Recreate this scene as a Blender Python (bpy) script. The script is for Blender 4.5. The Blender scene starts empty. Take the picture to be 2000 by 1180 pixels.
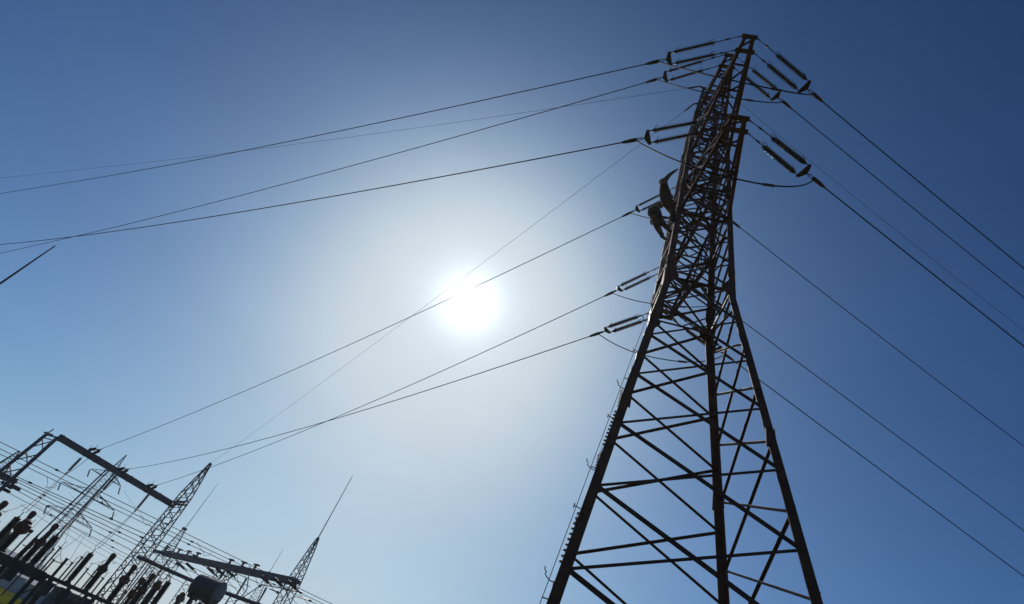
import bpy, math, random
from mathutils import Vector, Matrix
random.seed(7)
SC = bpy.context.scene
COL = SC.collection
V = Vector

# ------------------------------------------------------------------ camera
EYE = 1.6
FPX = 991.6                                    # focal length in photo pixels (photo is 2000 x 1180)
cam_d = bpy.data.cameras.new("camera")
cam_d.sensor_width = 36.0
cam_d.lens = FPX / 2000.0 * 36.0
cam_d.clip_start = 0.1
cam_d.clip_end = 6000.0
cam = bpy.data.objects.new("camera", cam_d)
COL.objects.link(cam)
_zen = V((1444.7 - 1000.0, 590.0 + 437.0))     # where "straight up" falls in the picture
_u = _zen.normalized()
PITCH = math.pi / 2 - math.atan2(_zen.length, FPX)
_d = V((0, math.cos(PITCH), math.sin(PITCH)))
_r0 = V((1, 0, 0))
_u0 = V((0, -math.sin(PITCH), math.cos(PITCH)))
CR = _r0 * _u.y + _u0 * _u.x
CU = _u0 * _u.y - _r0 * _u.x
CD = _d
m = Matrix((CR, CU, -CD)).transposed().to_4x4()
m.translation = V((0, 0, EYE))
cam.matrix_world = m
SC.camera = cam

def ray(px, py):
    return (CD * FPX + CR * (px - 1000.0) + CU * (590.0 - py)).normalized()
def H(px, py, z):
    """point seen at a photo pixel, at height z above the ground"""
    d = ray(px, py)
    return V((0, 0, EYE)) + d * ((z - EYE) / d.z)
def D(px, py, dist):
    """point seen at a photo pixel, at a horizontal distance"""
    d = ray(px, py)
    return V((0, 0, EYE)) + d * (dist / math.hypot(d.x, d.y))

# ------------------------------------------------------------------ sky, sun, exposure
SUN = ray(915, 590)
SUN_EL = math.asin(SUN.z)
SUN_AZ = math.atan2(SUN.x, SUN.y)
world = bpy.data.worlds.new("World")
SC.world = world
world.use_nodes = True
nt = world.node_tree
for n in list(nt.nodes):
    nt.nodes.remove(n)
N = nt.nodes.new
L = nt.links.new
out = N("ShaderNodeOutputWorld")
bg = N("ShaderNodeBackground")
sky = N("ShaderNodeTexSky")
sky.sky_type = 'NISHITA'
sky.sun_disc = False
sky.sun_elevation = SUN_EL
sky.sun_rotation = SUN_AZ
sky.altitude = 100.0
sky.air_density = 0.6
sky.dust_density = 1.5
sky.ozone_density = 8.0
SKY_STRENGTH = 0.066
bg.inputs["Strength"].default_value = SKY_STRENGTH
# circumsolar glow of the hazy air and the sun's own disc, as a function of the angle to the sun
tc = N("ShaderNodeTexCoord")
dot = N("ShaderNodeVectorMath"); dot.operation = 'DOT_PRODUCT'
nrm = N("ShaderNodeVectorMath"); nrm.operation = 'NORMALIZE'
L(tc.outputs["Generated"], nrm.inputs[0])
L(nrm.outputs["Vector"], dot.inputs[0])
dot.inputs[1].default_value = SUN
acos = N("ShaderNodeMath"); acos.operation = 'ARCCOSINE'; acos.use_clamp = False
clampn = N("ShaderNodeClamp"); clampn.inputs["Min"].default_value = -1; clampn.inputs["Max"].default_value = 0.9999999
L(dot.outputs["Value"], clampn.inputs["Value"])
L(clampn.outputs[0], acos.inputs[0])
def expo(scale, amp):
    a = N("ShaderNodeMath"); a.operation = 'MULTIPLY'; a.inputs[1].default_value = -1.0 / math.radians(scale)
    L(acos.outputs[0], a.inputs[0])
    b = N("ShaderNodeMath"); b.operation = 'EXPONENT'
    L(a.outputs[0], b.inputs[0])
    c = N("ShaderNodeMath"); c.operation = 'MULTIPLY'; c.inputs[1].default_value = amp
    L(b.outputs[0], c.inputs[0])
    return c.outputs[0]
def add(a, b):
    c = N("ShaderNodeMath"); c.operation = 'ADD'
    L(a, c.inputs[0]); L(b, c.inputs[1])
    return c.outputs[0]
GLOW = [(0.35, 60.0), (1.4, 2.0), (3.2, 0.30)]
g = expo(*GLOW[0])
for q in GLOW[1:]:
    g = add(g, expo(*q))
glowbg = N("ShaderNodeBackground")
glowbg.inputs["Color"].default_value = (1.0, 0.985, 0.96, 1)
L(g, glowbg.inputs["Strength"])
glow2 = N("ShaderNodeBackground")
glow2.inputs["Color"].default_value = (0.25, 0.75, 1.0, 1)
L(expo(4.5, 0.20), glow2.inputs["Strength"])
addsh = N("ShaderNodeAddShader"); addsh2 = N("ShaderNodeAddShader")
# white balance and contrast of the sky, channel by channel
sep = N("ShaderNodeSeparateColor"); comb = N("ShaderNodeCombineColor")
L(sky.outputs["Color"], sep.inputs[0])
for i_, (gain, gam) in enumerate(((0.0450, 1.33), (0.0605, 1.235), (0.0662, 1.16))):
    pw = N("ShaderNodeMath"); pw.operation = 'POWER'; pw.inputs[1].default_value = gam
    ml = N("ShaderNodeMath"); ml.operation = 'MULTIPLY'; ml.inputs[1].default_value = gain / SKY_STRENGTH
    # soft shoulder, so the bright air round the sun rolls off gently
    lim = (0.645, 0.712, 0.765)[i_] / SKY_STRENGTH
    c1 = N("ShaderNodeMath"); c1.operation = 'POWER'; c1.inputs[1].default_value = -3.0
    c2 = N("ShaderNodeMath"); c2.operation = 'ADD'; c2.inputs[1].default_value = lim ** -3
    c3 = N("ShaderNodeMath"); c3.operation = 'POWER'; c3.inputs[1].default_value = -1.0 / 3.0
    L(sep.outputs[i_], pw.inputs[0]); L(pw.outputs[0], ml.inputs[0]); L(ml.outputs[0], c1.inputs[0])
    L(c1.outputs[0], c2.inputs[0]); L(c2.outputs[0], c3.inputs[0]); L(c3.outputs[0], comb.inputs[i_])
# faint unevenness of the hazy air
hz = N("ShaderNodeTexNoise"); hz.inputs["Scale"].default_value = 1.6; hz.inputs["Detail"].default_value = 5; hz.inputs["Roughness"].default_value = 0.6
hm_ = N("ShaderNodeMapping"); hm_.inputs["Scale"].default_value = (1.0, 1.0, 2.6)
L(nrm.outputs["Vector"], hm_.inputs["Vector"]); L(hm_.outputs["Vector"], hz.inputs["Vector"])
hr = N("ShaderNodeMapRange"); hr.inputs["From Min"].default_value = 0.3; hr.inputs["From Max"].default_value = 0.7
hr.inputs["To Min"].default_value = 0.955; hr.inputs["To Max"].default_value = 1.045
L(hz.outputs["Fac"], hr.inputs["Value"])
hmul = N("ShaderNodeVectorMath"); hmul.operation = 'SCALE'
L(comb.outputs[0], hmul.inputs[0]); L(hr.outputs["Result"], hmul.inputs["Scale"])
L(hmul.outputs["Vector"], bg.inputs["Color"])
L(bg.outputs[0], addsh.inputs[0])
L(glowbg.outputs[0], addsh.inputs[1])
L(addsh.outputs[0], addsh2.inputs[0]); L(glow2.outputs[0], addsh2.inputs[1])
L(addsh2.outputs[0], out.inputs["Surface"])

sun_d = bpy.data.lights.new("sun", 'SUN')
sun_d.energy = 2.8
sun_d.angle = math.radians(0.5)
sun_d.color = (1.0, 0.95, 0.87)
sun = bpy.data.objects.new("sun", sun_d)
COL.objects.link(sun)
sun.rotation_euler = (-SUN).to_track_quat('-Z', 'Y').to_euler()

SC.view_settings.view_transform = 'Standard'
SC.view_settings.look = 'None'
SC.view_settings.gamma = 1.0
SC.view_settings.use_curve_mapping = False
SC.view_settings.exposure = 0.0

# ------------------------------------------------------------------ materials
def mat(name, col, rough=0.6, metal=0.0, var=0.25, scale=6.0, col2=None, bump=0.0, spec=0.5):
    mm = bpy.data.materials.new(name)
    mm.use_nodes = True
    t = mm.node_tree
    b = t.nodes["Principled BSDF"]
    b.inputs["Roughness"].default_value = rough
    b.inputs["Metallic"].default_value = metal
    b.inputs["Specular IOR Level"].default_value = spec
    tcn = t.nodes.new("ShaderNodeTexCoord")
    nz = t.nodes.new("ShaderNodeTexNoise")
    nz.inputs["Scale"].default_value = scale
    nz.inputs["Detail"].default_value = 6
    t.links.new(tcn.outputs["Object"], nz.inputs["Vector"])
    rp = t.nodes.new("ShaderNodeValToRGB")
    c2 = col2 or tuple(c * (1 - var) for c in col)
    c1 = col if col2 else tuple(min(1, c * (1 + var)) for c in col)
    rp.color_ramp.elements[0].position = 0.35
    rp.color_ramp.elements[1].position = 0.68
    rp.color_ramp.elements[0].color = (*c2, 1)
    rp.color_ramp.elements[1].color = (*c1, 1)
    t.links.new(nz.outputs["Fac"], rp.inputs["Fac"])
    t.links.new(rp.outputs["Color"], b.inputs["Base Color"])
    if bump:
        bp = t.nodes.new("ShaderNodeBump")
        bp.inputs["Strength"].default_value = bump
        bp.inputs["Distance"].default_value = 0.02
        t.links.new(nz.outputs["Fac"], bp.inputs["Height"])
        t.links.new(bp.outputs["Normal"], b.inputs["Normal"])
    return mm

M = {
    'steel':  mat("weathered_dark_steel", (0.150, 0.056, 0.026), 0.6, 0.0, col2=(0.095, 0.036, 0.018), scale=3, spec=0.2),
    'brace':  mat("weathered_brace_steel", (0.115, 0.043, 0.020), 0.6, 0.0, col2=(0.075, 0.029, 0.014), scale=4, spec=0.25),
    'galv':   mat("galvanised_steel", (0.22, 0.22, 0.23), 0.45, 0.6, scale=8),
    'fit':    mat("dark_fitting_steel", (0.075, 0.040, 0.026), 0.45, 0.0, scale=20, spec=0.3),
    'glaze':  mat("brown_glazed_porcelain", (0.06, 0.024, 0.014), 0.10, 0.0, scale=15, spec=0.9),
    'wire':   mat("aluminium_conductor", (0.020, 0.015, 0.013), 0.75, 0.0, scale=30, spec=0.15),
    'blue':   mat("blue_grey_paint", (0.105, 0.083, 0.100), 0.5, 0.0, scale=1.5, spec=0.3),
    'lat':    mat("dark_galvanised_lattice", (0.060, 0.055, 0.060), 0.55, 0.0, scale=3, spec=0.3),
    'far':    mat("haze_toned_far_pylon", (0.16, 0.19, 0.24), 0.6, 0.3, scale=3),  # distance haze put into the colour: paler and bluer than the near lattice
    'head':   mat("rusty_brown_paint", (0.19, 0.060, 0.020), 0.5, 0.0, scale=3, col2=(0.09, 0.031, 0.013), spec=0.25),
    'porc':   mat("dark_brown_porcelain", (0.045, 0.016, 0.011), 0.3, 0.0, scale=6, spec=0.5),
    'conc':   mat("weathered_concrete", (0.20, 0.185, 0.18), 0.85, 0.0, scale=2.2, bump=0.3),
    'frame':  mat("painted_support_steel", (0.060, 0.055, 0.056), 0.6, 0.0, scale=1.4, spec=0.25),
    'tank':   mat("grey_tank_paint", (0.062, 0.055, 0.060), 0.42, 0.0, scale=1.0, var=0.12, spec=0.5),
    'cloth':  mat("dark_work_cloth", (0.105, 0.050, 0.029), 0.9, 0.0, scale=9, spec=0.1),
    'cloth2': mat("grey_brown_work_cloth", (0.125, 0.064, 0.038), 0.9, 0.0, scale=9, spec=0.1),
    'shirt':  mat("grey_shirt_cloth", (0.16, 0.095, 0.068), 0.9, 0.0, scale=9, spec=0.1),
    'skin':   mat("skin", (0.30, 0.17, 0.12), 0.55, 0.0, var=0.08),
    'helmet': mat("pale_helmet_plastic", (0.24, 0.20, 0.185), 0.4, 0.0, var=0.06),
    'strap':  mat("black_webbing", (0.03, 0.028, 0.026), 0.8),
    'wall':   mat("pale_render_wall", (0.55, 0.54, 0.52), 0.8, 0.0, scale=2.0, var=0.12),
    'roofm':  mat("blue_grey_roof_sheet", (0.20, 0.24, 0.32), 0.5, 0.1, scale=2.0),
}

# ------------------------------------------------------------------ mesh helper (everything in world coordinates)
def glass_mat():
    mm = mat("toughened_glass", (0.32, 0.27, 0.25), 0.12, 0.0, var=0.1, scale=20, spec=0.6)
    mm.node_tree.nodes["Principled BSDF"].inputs["Transmission Weight"].default_value = 0.7
    return mm
M['glass'] = glass_mat()

def chain(o):
    mw = Matrix.Identity(4)
    while o is not None:
        mw = o.matrix_basis @ mw
        o = o.parent
    return mw

class MB:
    def __init__(s):
        s.v = []; s.f = []
    def _add(s, vs, fs):
        o = len(s.v)
        s.v += [tuple(x) for x in vs]
        s.f += [tuple(i + o for i in f) for f in fs]
    def prism(s, a, b):
        n = len(a)
        s._add(list(a) + list(b), [tuple(range(n))[::-1], tuple(range(n, 2 * n))] + [(i, (i + 1) % n, (i + 1) % n + n, i + n) for i in range(n)])
    @staticmethod
    def frame(p, q, up):
        d = (q - p)
        if d.length < 1e-9: d = V((0, 0, 1))
        d.normalize()
        up = V(up)
        x = up - d * up.dot(d)
        if x.length < 1e-4:
            x = V((1, 0, 0)) - d * d.x
            if x.length < 1e-4: x = V((0, 1, 0)) - d * d.y
        x.normalize()
        return d, x, d.cross(x)
    def bar(s, p, q, w, h, up=(0, 0, 1)):
        p, q = V(p), V(q)
        d, x, y = s.frame(p, q, up)
        c = [x * (h / 2) * i + y * (w / 2) * j for i, j in ((-1, -1), (1, -1), (1, 1), (-1, 1))]
        s.prism([p + k for k in c], [q + k for k in c])
    def angle(s, p, q, w, t, nrm):
        """an L-section bar: one leg lies against the face with normal nrm, the other sticks out"""
        p, q = V(p), V(q)
        d, x, y = s.frame(p, q, nrm)
        w2 = w * 0.5
        sec = [(0, -w2), (0, w2), (-t, w2), (-t, -w2 + t), (-w, -w2 + t), (-w, -w2)]
        c = [x * a + y * b for a, b in sec]
        s.prism([p + k for k in c], [q + k for k in c])
    def tube(s, p, q, r, n=6, r2=None):
        p, q = V(p), V(q)
        r2 = r if r2 is None else r2
        d, x, y = s.frame(p, q, (0.13, 0.21, 1))
        cs = [(math.cos(2 * math.pi * i / n), math.sin(2 * math.pi * i / n)) for i in range(n)]
        s.prism([p + x * a * r + y * b * r for a, b in cs], [q + x * a * r2 + y * b * r2 for a, b in cs])
    def poly(s, pts, r, n=6):
        pts = [V(p) for p in pts]
        rings = []
        x = None
        for i, p in enumerate(pts):
            d = (pts[min(i + 1, len(pts) - 1)] - pts[max(i - 1, 0)]).normalized()
            if x is None:
                _, x, y = s.frame(V((0, 0, 0)), d, (0.1, 0.2, 1))
            x = (x - d * x.dot(d)).normalized()
            y = d.cross(x)
            rr = r[i] if isinstance(r, (list, tuple)) else r
            rings.append([p + x * rr * math.cos(2 * math.pi * k / n) + y * rr * math.sin(2 * math.pi * k / n) for k in range(n)])
        vs = [v for g_ in rings for v in g_]
        fs = [tuple(range(n))[::-1], tuple(range((len(pts) - 1) * n, len(pts) * n))]
        for i in range(len(pts) - 1):
            for k in range(n):
                a = i * n + k; b = i * n + (k + 1) % n
                fs.append((a, b, b + n, a + n))
        s._add(vs, fs)
    def lathe(s, p, d, prof, n=12):
        """profile of (distance along d, radius)"""
        p = V(p); d = V(d).normalized()
        _, x, y = s.frame(V((0, 0, 0)), d, (0.13, 0.21, 1))
        vs = []
        for h, r in prof:
            for k in range(n):
                a = 2 * math.pi * k / n
                vs.append(p + d * h + x * r * math.cos(a) + y * r * math.sin(a))
        fs = [tuple(range(n))[::-1], tuple(range((len(prof) - 1) * n, len(prof) * n))]
        for i in range(len(prof) - 1):
            for k in range(n):
                a = i * n + k; b = i * n + (k + 1) % n
                fs.append((a, b, b + n, a + n))
        s._add(vs, fs)
    def plate(s, pts, t, nrm):
        nn = V(nrm).normalized() * (t / 2)
        s.prism([V(p) - nn for p in pts], [V(p) + nn for p in pts])
    def ball(s, c, r, n=10, squash=1.0, d=(0, 0, 1)):
        k = 6
        s.lathe(V(c) - V(d).normalized() * r * squash, d, [(r * squash * (1 - math.cos(math.pi * i / k)), max(1e-3, r * math.sin(math.pi * i / k))) for i in range(k + 1)], n)
    def build(s, name, material, parent=None, smooth=False):
        me = bpy.data.meshes.new(name)
        vs = s.v
        o = bpy.data.objects.new(name, me)
        if parent is not None:
            inv = chain(parent).inverted()
            vs = [tuple(inv @ V(v)) for v in vs]
            o.parent = parent
        me.from_pydata(vs, [], s.f)
        me.update()
        if smooth:
            me.shade_smooth() if hasattr(me, "shade_smooth") else None
        mats = material if isinstance(material, (list, tuple)) else [material]
        for k in mats:
            me.materials.append(k)
        COL.objects.link(o)
        return o
    def top(s, name, material, label, cat, group=None, origin=None, smooth=False, kind=None):
        """a thing that is one mesh, with its origin at its base"""
        org = V(origin) if origin is not None else V(s.v[0])
        me = bpy.data.meshes.new(name)
        me.from_pydata([tuple(V(v) - org) for v in s.v], [], s.f)
        me.update()
        if smooth: me.shade_smooth()
        me.materials.append(material)
        o = bpy.data.objects.new(name, me)
        o.location = org
        COL.objects.link(o)
        tag(o, label, cat, group, kind)
        return o

def tag(o, label=None, cat=None, group=None, kind=None):
    if label: o["label"] = label
    if cat: o["category"] = cat
    if group: o["group"] = group
    if kind: o["kind"] = kind

def thing(name, loc, label, cat, group=None, rz=0.0):
    o = bpy.data.objects.new(name, None)
    o.empty_display_size = 0.3
    COL.objects.link(o)
    o.location = loc
    o.rotation_euler = (0, 0, rz)
    tag(o, label, cat, group)
    return o

def ground_of(p):
    return V((p.x, p.y, 0))

# ------------------------------------------------------------------ the ground
def make_ground():
    mm = bpy.data.materials.new("meadow_grass")
    mm.use_nodes = True
    t = mm.node_tree; b = t.nodes["Principled BSDF"]
    b.inputs["Specular IOR Level"].default_value = 0.0
    b.inputs["Roughness"].default_value = 0.95
    tcn = t.nodes.new("ShaderNodeTexCoord")
    n1 = t.nodes.new("ShaderNodeTexNoise"); n1.inputs["Scale"].default_value = 0.05; n1.inputs["Detail"].default_value = 8
    n2 = t.nodes.new("ShaderNodeTexNoise"); n2.inputs["Scale"].default_value = 2.5; n2.inputs["Detail"].default_value = 8
    t.links.new(tcn.outputs["Object"], n1.inputs["Vector"]); t.links.new(tcn.outputs["Object"], n2.inputs["Vector"])
    r1 = t.nodes.new("ShaderNodeValToRGB")
    r1.color_ramp.elements[0].color = (0.075, 0.092, 0.012, 1); r1.color_ramp.elements[0].position = 0.35
    r1.color_ramp.elements[1].color = (0.115, 0.128, 0.018, 1); r1.color_ramp.elements[1].position = 0.65
    r2 = t.nodes.new("ShaderNodeValToRGB")
    r2.color_ramp.elements[0].color = (0.45, 0.45, 0.45, 1); r2.color_ramp.elements[0].position = 0.4
    r2.color_ramp.elements[1].color = (1.15, 1.15, 1.1, 1); r2.color_ramp.elements[1].position = 0.6
    mx = t.nodes.new("ShaderNodeMix"); mx.data_type = 'RGBA'; mx.blend_type = 'MULTIPLY'; mx.inputs[0].default_value = 1
    t.links.new(n1.outputs["Fac"], r1.inputs["Fac"]); t.links.new(n2.outputs["Fac"], r2.inputs["Fac"])
    t.links.new(r1.outputs["Color"], mx.inputs[6]); t.links.new(r2.outputs["Color"], mx.inputs[7])
    t.links.new(mx.outputs[2], b.inputs["Base Color"])
    bp = t.nodes.new("ShaderNodeBump"); bp.inputs["Strength"].default_value = 0.6; bp.inputs["Distance"].default_value = 0.1
    t.links.new(n2.outputs["Fac"], bp.inputs["Height"]); t.links.new(bp.outputs["Normal"], b.inputs["Normal"])
    mb = MB()
    R = 3000.0
    n = 24
    vs = [V((R * math.cos(2 * math.pi * i / n), R * math.sin(2 * math.pi * i / n), 0)) for i in range(n)]
    mb._add(vs, [tuple(range(n))])
    o = mb.build("ground", mm)
    o["kind"] = "structure"; o["label"] = "flat green meadow under the substation"
    # gravel yard of the substation, and a pale farm track beyond it
    gm = mat("yard_gravel", (0.24, 0.22, 0.20), 0.95, 0, scale=3.0, bump=0.5)
    return o, gm
GROUND, gravel_m = make_ground()
mb = MB()
for r0, r1 in ((205, 225), (260, 300)):
    a0, a1 = math.radians(-40), math.radians(-12)
    k = 14
    lo = [V((r0 * math.sin(a0 + (a1 - a0) * i / k), r0 * math.cos(a0 + (a1 - a0) * i / k), 0.004)) for i in range(k + 1)]
    hi = [V((r1 * math.sin(a0 + (a1 - a0) * i / k), r1 * math.cos(a0 + (a1 - a0) * i / k), 0.004)) for i in range(k + 1)]
    for i in range(k):
        mb._add([lo[i], hi[i], hi[i + 1], lo[i + 1]], [(0, 1, 2, 3)])
p_ = mb.build("path", gravel_m); p_["kind"] = "structure"; p_["label"] = "pale dry tracks across the meadow"

# ------------------------------------------------------------------ the tall pylon (measured from the photo; z below is above eye level)
PX, PY, PSI, ZW, B1, B2, Q = 5.217, 10.659, -0.236, 11.885, 0.129, 0.024, 1.046
ZT = 28.1
def hw(z):
    if z < ZW: return 1 + B1 * (ZW - z)
    if z < 24.3: return 1 - B2 * (z - ZW)
    h0 = 1 - B2 * (24.3 - ZW)
    return h0 + (0.40 - h0) * (z - 24.3) / (ZT - 24.3)
CP, SP = math.cos(PSI), math.sin(PSI)
def W(x, y, z):
    return V((PX + CP * x - SP * y, PY + SP * x + CP * y, z + EYE))
def Wd(x, y, z):
    return V((CP * x - SP * y, SP * x + CP * y, z))
def corner(sx, sy, z, inset=0.0):
    h = hw(z) - inset
    return W(sx * h, sy * h * Q, z)

PYLON = thing("transmission_pylon", (PX, PY, 0), "tall dark brown lattice pylon with six cross arms, two workers climbing it", "pylon", None, PSI)

# legs: L-section angle irons, narrower towards the top
def leg(sx, sy):
    mb = MB()
    zs = [-1.6, ZW, 15.9, 20.2, 24.3, ZT]
    ws = [0.20, 0.19, 0.17, 0.155, 0.13, 0.10]
    t = 0.022
    for i in range(len(zs) - 1):
        rings = []
        for z, w in ((zs[i], ws[i]), (zs[i + 1], ws[i])):
            h = hw(z)
            cx, cy = sx * (h + .055), sy * (h * Q + .055)
            sec = [(0, 0), (w, 0), (w, t), (t, t), (t, w), (0, w)]
            pts = [W(cx - sx * a, cy - sy * b, z) for a, b in sec]
            if sx * sy < 0: pts = pts[::-1]
            rings.append(pts)
        mb.prism(rings[0], rings[1])
    o = mb.build("leg", M['steel'], PYLON)
    # splice plates with bolt heads
    for z in (1.9, 7.0, 13.1, 17.6, 22.6):
        h = hw(z); w = 0.16
        for ax in (0, 1):
            sp = MB()
            if ax == 0:
                a = [W(sx * h - sx * q0 * w, sy * (h * Q + 0.066), z + dz) for q0, dz in ((0.1, -.28), (1, -.28), (1, .28), (.1, .28))]
                sp.plate(a, 0.016, Wd(0, sy, 0))
            else:
                a = [W(sx * (h + 0.066), sy * (h * Q - q0 * w), z + dz) for q0, dz in ((0.1, -.28), (1, -.28), (1, .28), (.1, .28))]
                sp.plate(a, 0.016, Wd(sx, 0, 0))
            for dz in (-.2, -.1, 0, .1, .2):
                for q0 in (.35, .75):
                    if ax == 0:
                        c = W(sx * (h - q0 * w), sy * (h * Q + 0.075), z + dz); d_ = Wd(0, sy, 0)
                    else:
                        c = W(sx * (h + 0.075), sy * (h * Q - q0 * w), z + dz); d_ = Wd(sx, 0, 0)
                    sp.tube(c - d_ * 0.015, c + d_ * 0.03, 0.014, 6)
            sp.build("splice_plate", M['steel'], o)
    return o
for sx in (-1, 1):
    for sy in (-1, 1):
        leg(sx, sy)
# concrete footings
for sx in (-1, 1):
    for sy in (-1, 1):
        c = corner(sx, sy, -1.6)
        mb = MB(); mb.lathe(V((c.x, c.y, -0.15)), (0, 0, 1), [(0, .45), (.32, .42), (.40, .34)], 16)
        mb.build("footing", M['conc'], PYLON)

FACES = {'front': ((-1, -1), (1, -1), (0, -1)), 'back': ((1, 1), (-1, 1), (0, 1)), 'left': ((-1, 1), (-1, -1), (-1, 0)), 'right': ((1, -1), (1, 1), (1, 0))}
lowF = [-1.55, -0.4, 1.2, 2.86, 4.56, 6.2, 7.8, 9.35, 10.85, 12.3]
lowS = [-1.55, 0.4, 2.1, 3.75, 5.33, 6.95, 8.5, 10.05, 11.5, 12.3]
upF = [12.3, 13.5, 14.72, 15.9, 17.0, 18.05, 19.15, 20.2, 21.2, 22.2, 23.2, 24.3, 25.2, 26.1, 27.1, 28.0]
upS = [12.3, 12.9, 14.1, 15.3, 16.4, 17.5, 18.6, 19.7, 20.7, 21.7, 22.7, 23.7, 24.7, 25.6, 26.6, 28.0]
def fpt(face, side, z, off):
    a, b, n = FACES[face]
    c = a if side == 0 else b
    h = hw(z)
    ins = 0.0
    x = c[0] * h; y = c[1] * h * Q
    if n[0] == 0: x -= c[0] * ins
    else: y -= c[1] * ins
    return W(x + n[0] * (off + .05), y + n[1] * (off + .05), z)
for face in FACES:
    a, b, n = FACES[face]
    nw = Wd(*n, 0)
    lows = lowF if face in ('front', 'back') else lowS
    ups = upF if face in ('front', 'back') else upS
    for i in range(len(lows) - 1):
        z0, z1 = lows[i], lows[i + 1]
        big = {'front': 0.092, 'back': 0.066, 'right': 0.06, 'left': 0.066}[face]
        # the heavier diagonal falls from the left leg, as seen from outside, to the right
        mb = MB(); mb.angle(fpt(face, 0, z1 + .03, 0.004), fpt(face, 1, z0 - .03, 0.004), big, 0.012, nw)
        o = mb.build("diagonal_brace", M['brace'], PYLON)
        mb = MB(); mb.angle(fpt(face, 0, z0 - .02, -0.026), fpt(face, 1, z1 + .02, -0.026), 0.054, 0.009, nw)
        mb.build("diagonal_brace", M['brace'], PYLON)
    mb = MB()
    for i in range(len(ups) - 1):
        z0, z1 = ups[i], ups[i + 1]
        s_ = (0.082 if z1 < 20.3 else 0.062) * (1.0 if face == 'front' else 0.72)
        mb.angle(fpt(face, 0, z1, 0.004), fpt(face, 1, z0, 0.004), s_, 0.010, nw)
        mb.angle(fpt(face, 0, z0, -0.022), fpt(face, 1, z1, -0.022), s_ * .7, 0.008, nw)
    mb.build("lattice_panel", M['brace'], PYLON)
    # gusset plates at the panel points
    for z in (12.3, 15.9, 20.2, 24.3, 17.9, 22.0):
        for side in (0, 1):
            c = (a, b)[side]
            p0 = fpt(face, side, z, 0.012)
            tdir = Wd(-c[0], 0, 0) if n[0] == 0 else Wd(0, -c[1], 0)
            s_ = 0.36 if z == 12.3 else 0.28
            pts = [p0 + V((0, 0, s_ * 1.0)), p0 + tdir * s_ * .55 + V((0, 0, s_ * .75)), p0 + tdir * s_ + V((0, 0, .1 * s_)), p0 + tdir * s_ * .95 + V((0, 0, -.3 * s_)), p0 + tdir * s_ * .45 + V((0, 0, -s_ * .9)), p0 - V((0, 0, s_ * 1.1))]
            g_ = MB(); g_.plate(pts, 0.014, nw); g_.build("gusset_plate", M['steel'], PYLON)
    for z in lows[3:-1]:
        for side in (0, 1):
            c = (a, b)[side]
            p0 = fpt(face, side, z, 0.012)
            tdir = Wd(-c[0], 0, 0) if n[0] == 0 else Wd(0, -c[1], 0)
            s_ = 0.15
            g_ = MB(); g_.plate([p0 + V((0, 0, s_)), p0 + tdir * s_ * .8 + V((0, 0, s_ * .4)), p0 + tdir * s_ * .8 - V((0, 0, s_ * .4)), p0 - V((0, 0, s_))], 0.012, nw)
            g_.build("gusset_plate", M['steel'], PYLON)
# plan bracing: one horizontal frame per level
for z in (12.3, 15.9, 17.9, 20.2, 22.0, 24.3, 26.0, 28.05):
    mb = MB()
    P = [corner(sx, sy, z, .03) for sx, sy in ((-1, -1), (1, -1), (1, 1), (-1, 1))]
    s_ = 0.075 if z < 25 else 0.06
    for i in range(4):
        mb.angle(P[i], P[(i + 1) % 4], s_, 0.01, (0, 0, 1))
    mid = [(P[i] + P[(i + 1) % 4]) / 2 - V((0, 0, .03)) for i in range(4)]
    if z < 27:
        for i in range(4):
            mb.angle(mid[i], mid[(i + 1) % 4], 0.05, 0.008, (0, 0, 1))
        mb.angle(P[0] - V((0, 0, .06)), P[2] - V((0, 0, .06)), 0.05, 0.008, (0, 0, 1))
    mb.build("horizontal_frame", M['brace'], PYLON)

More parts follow.
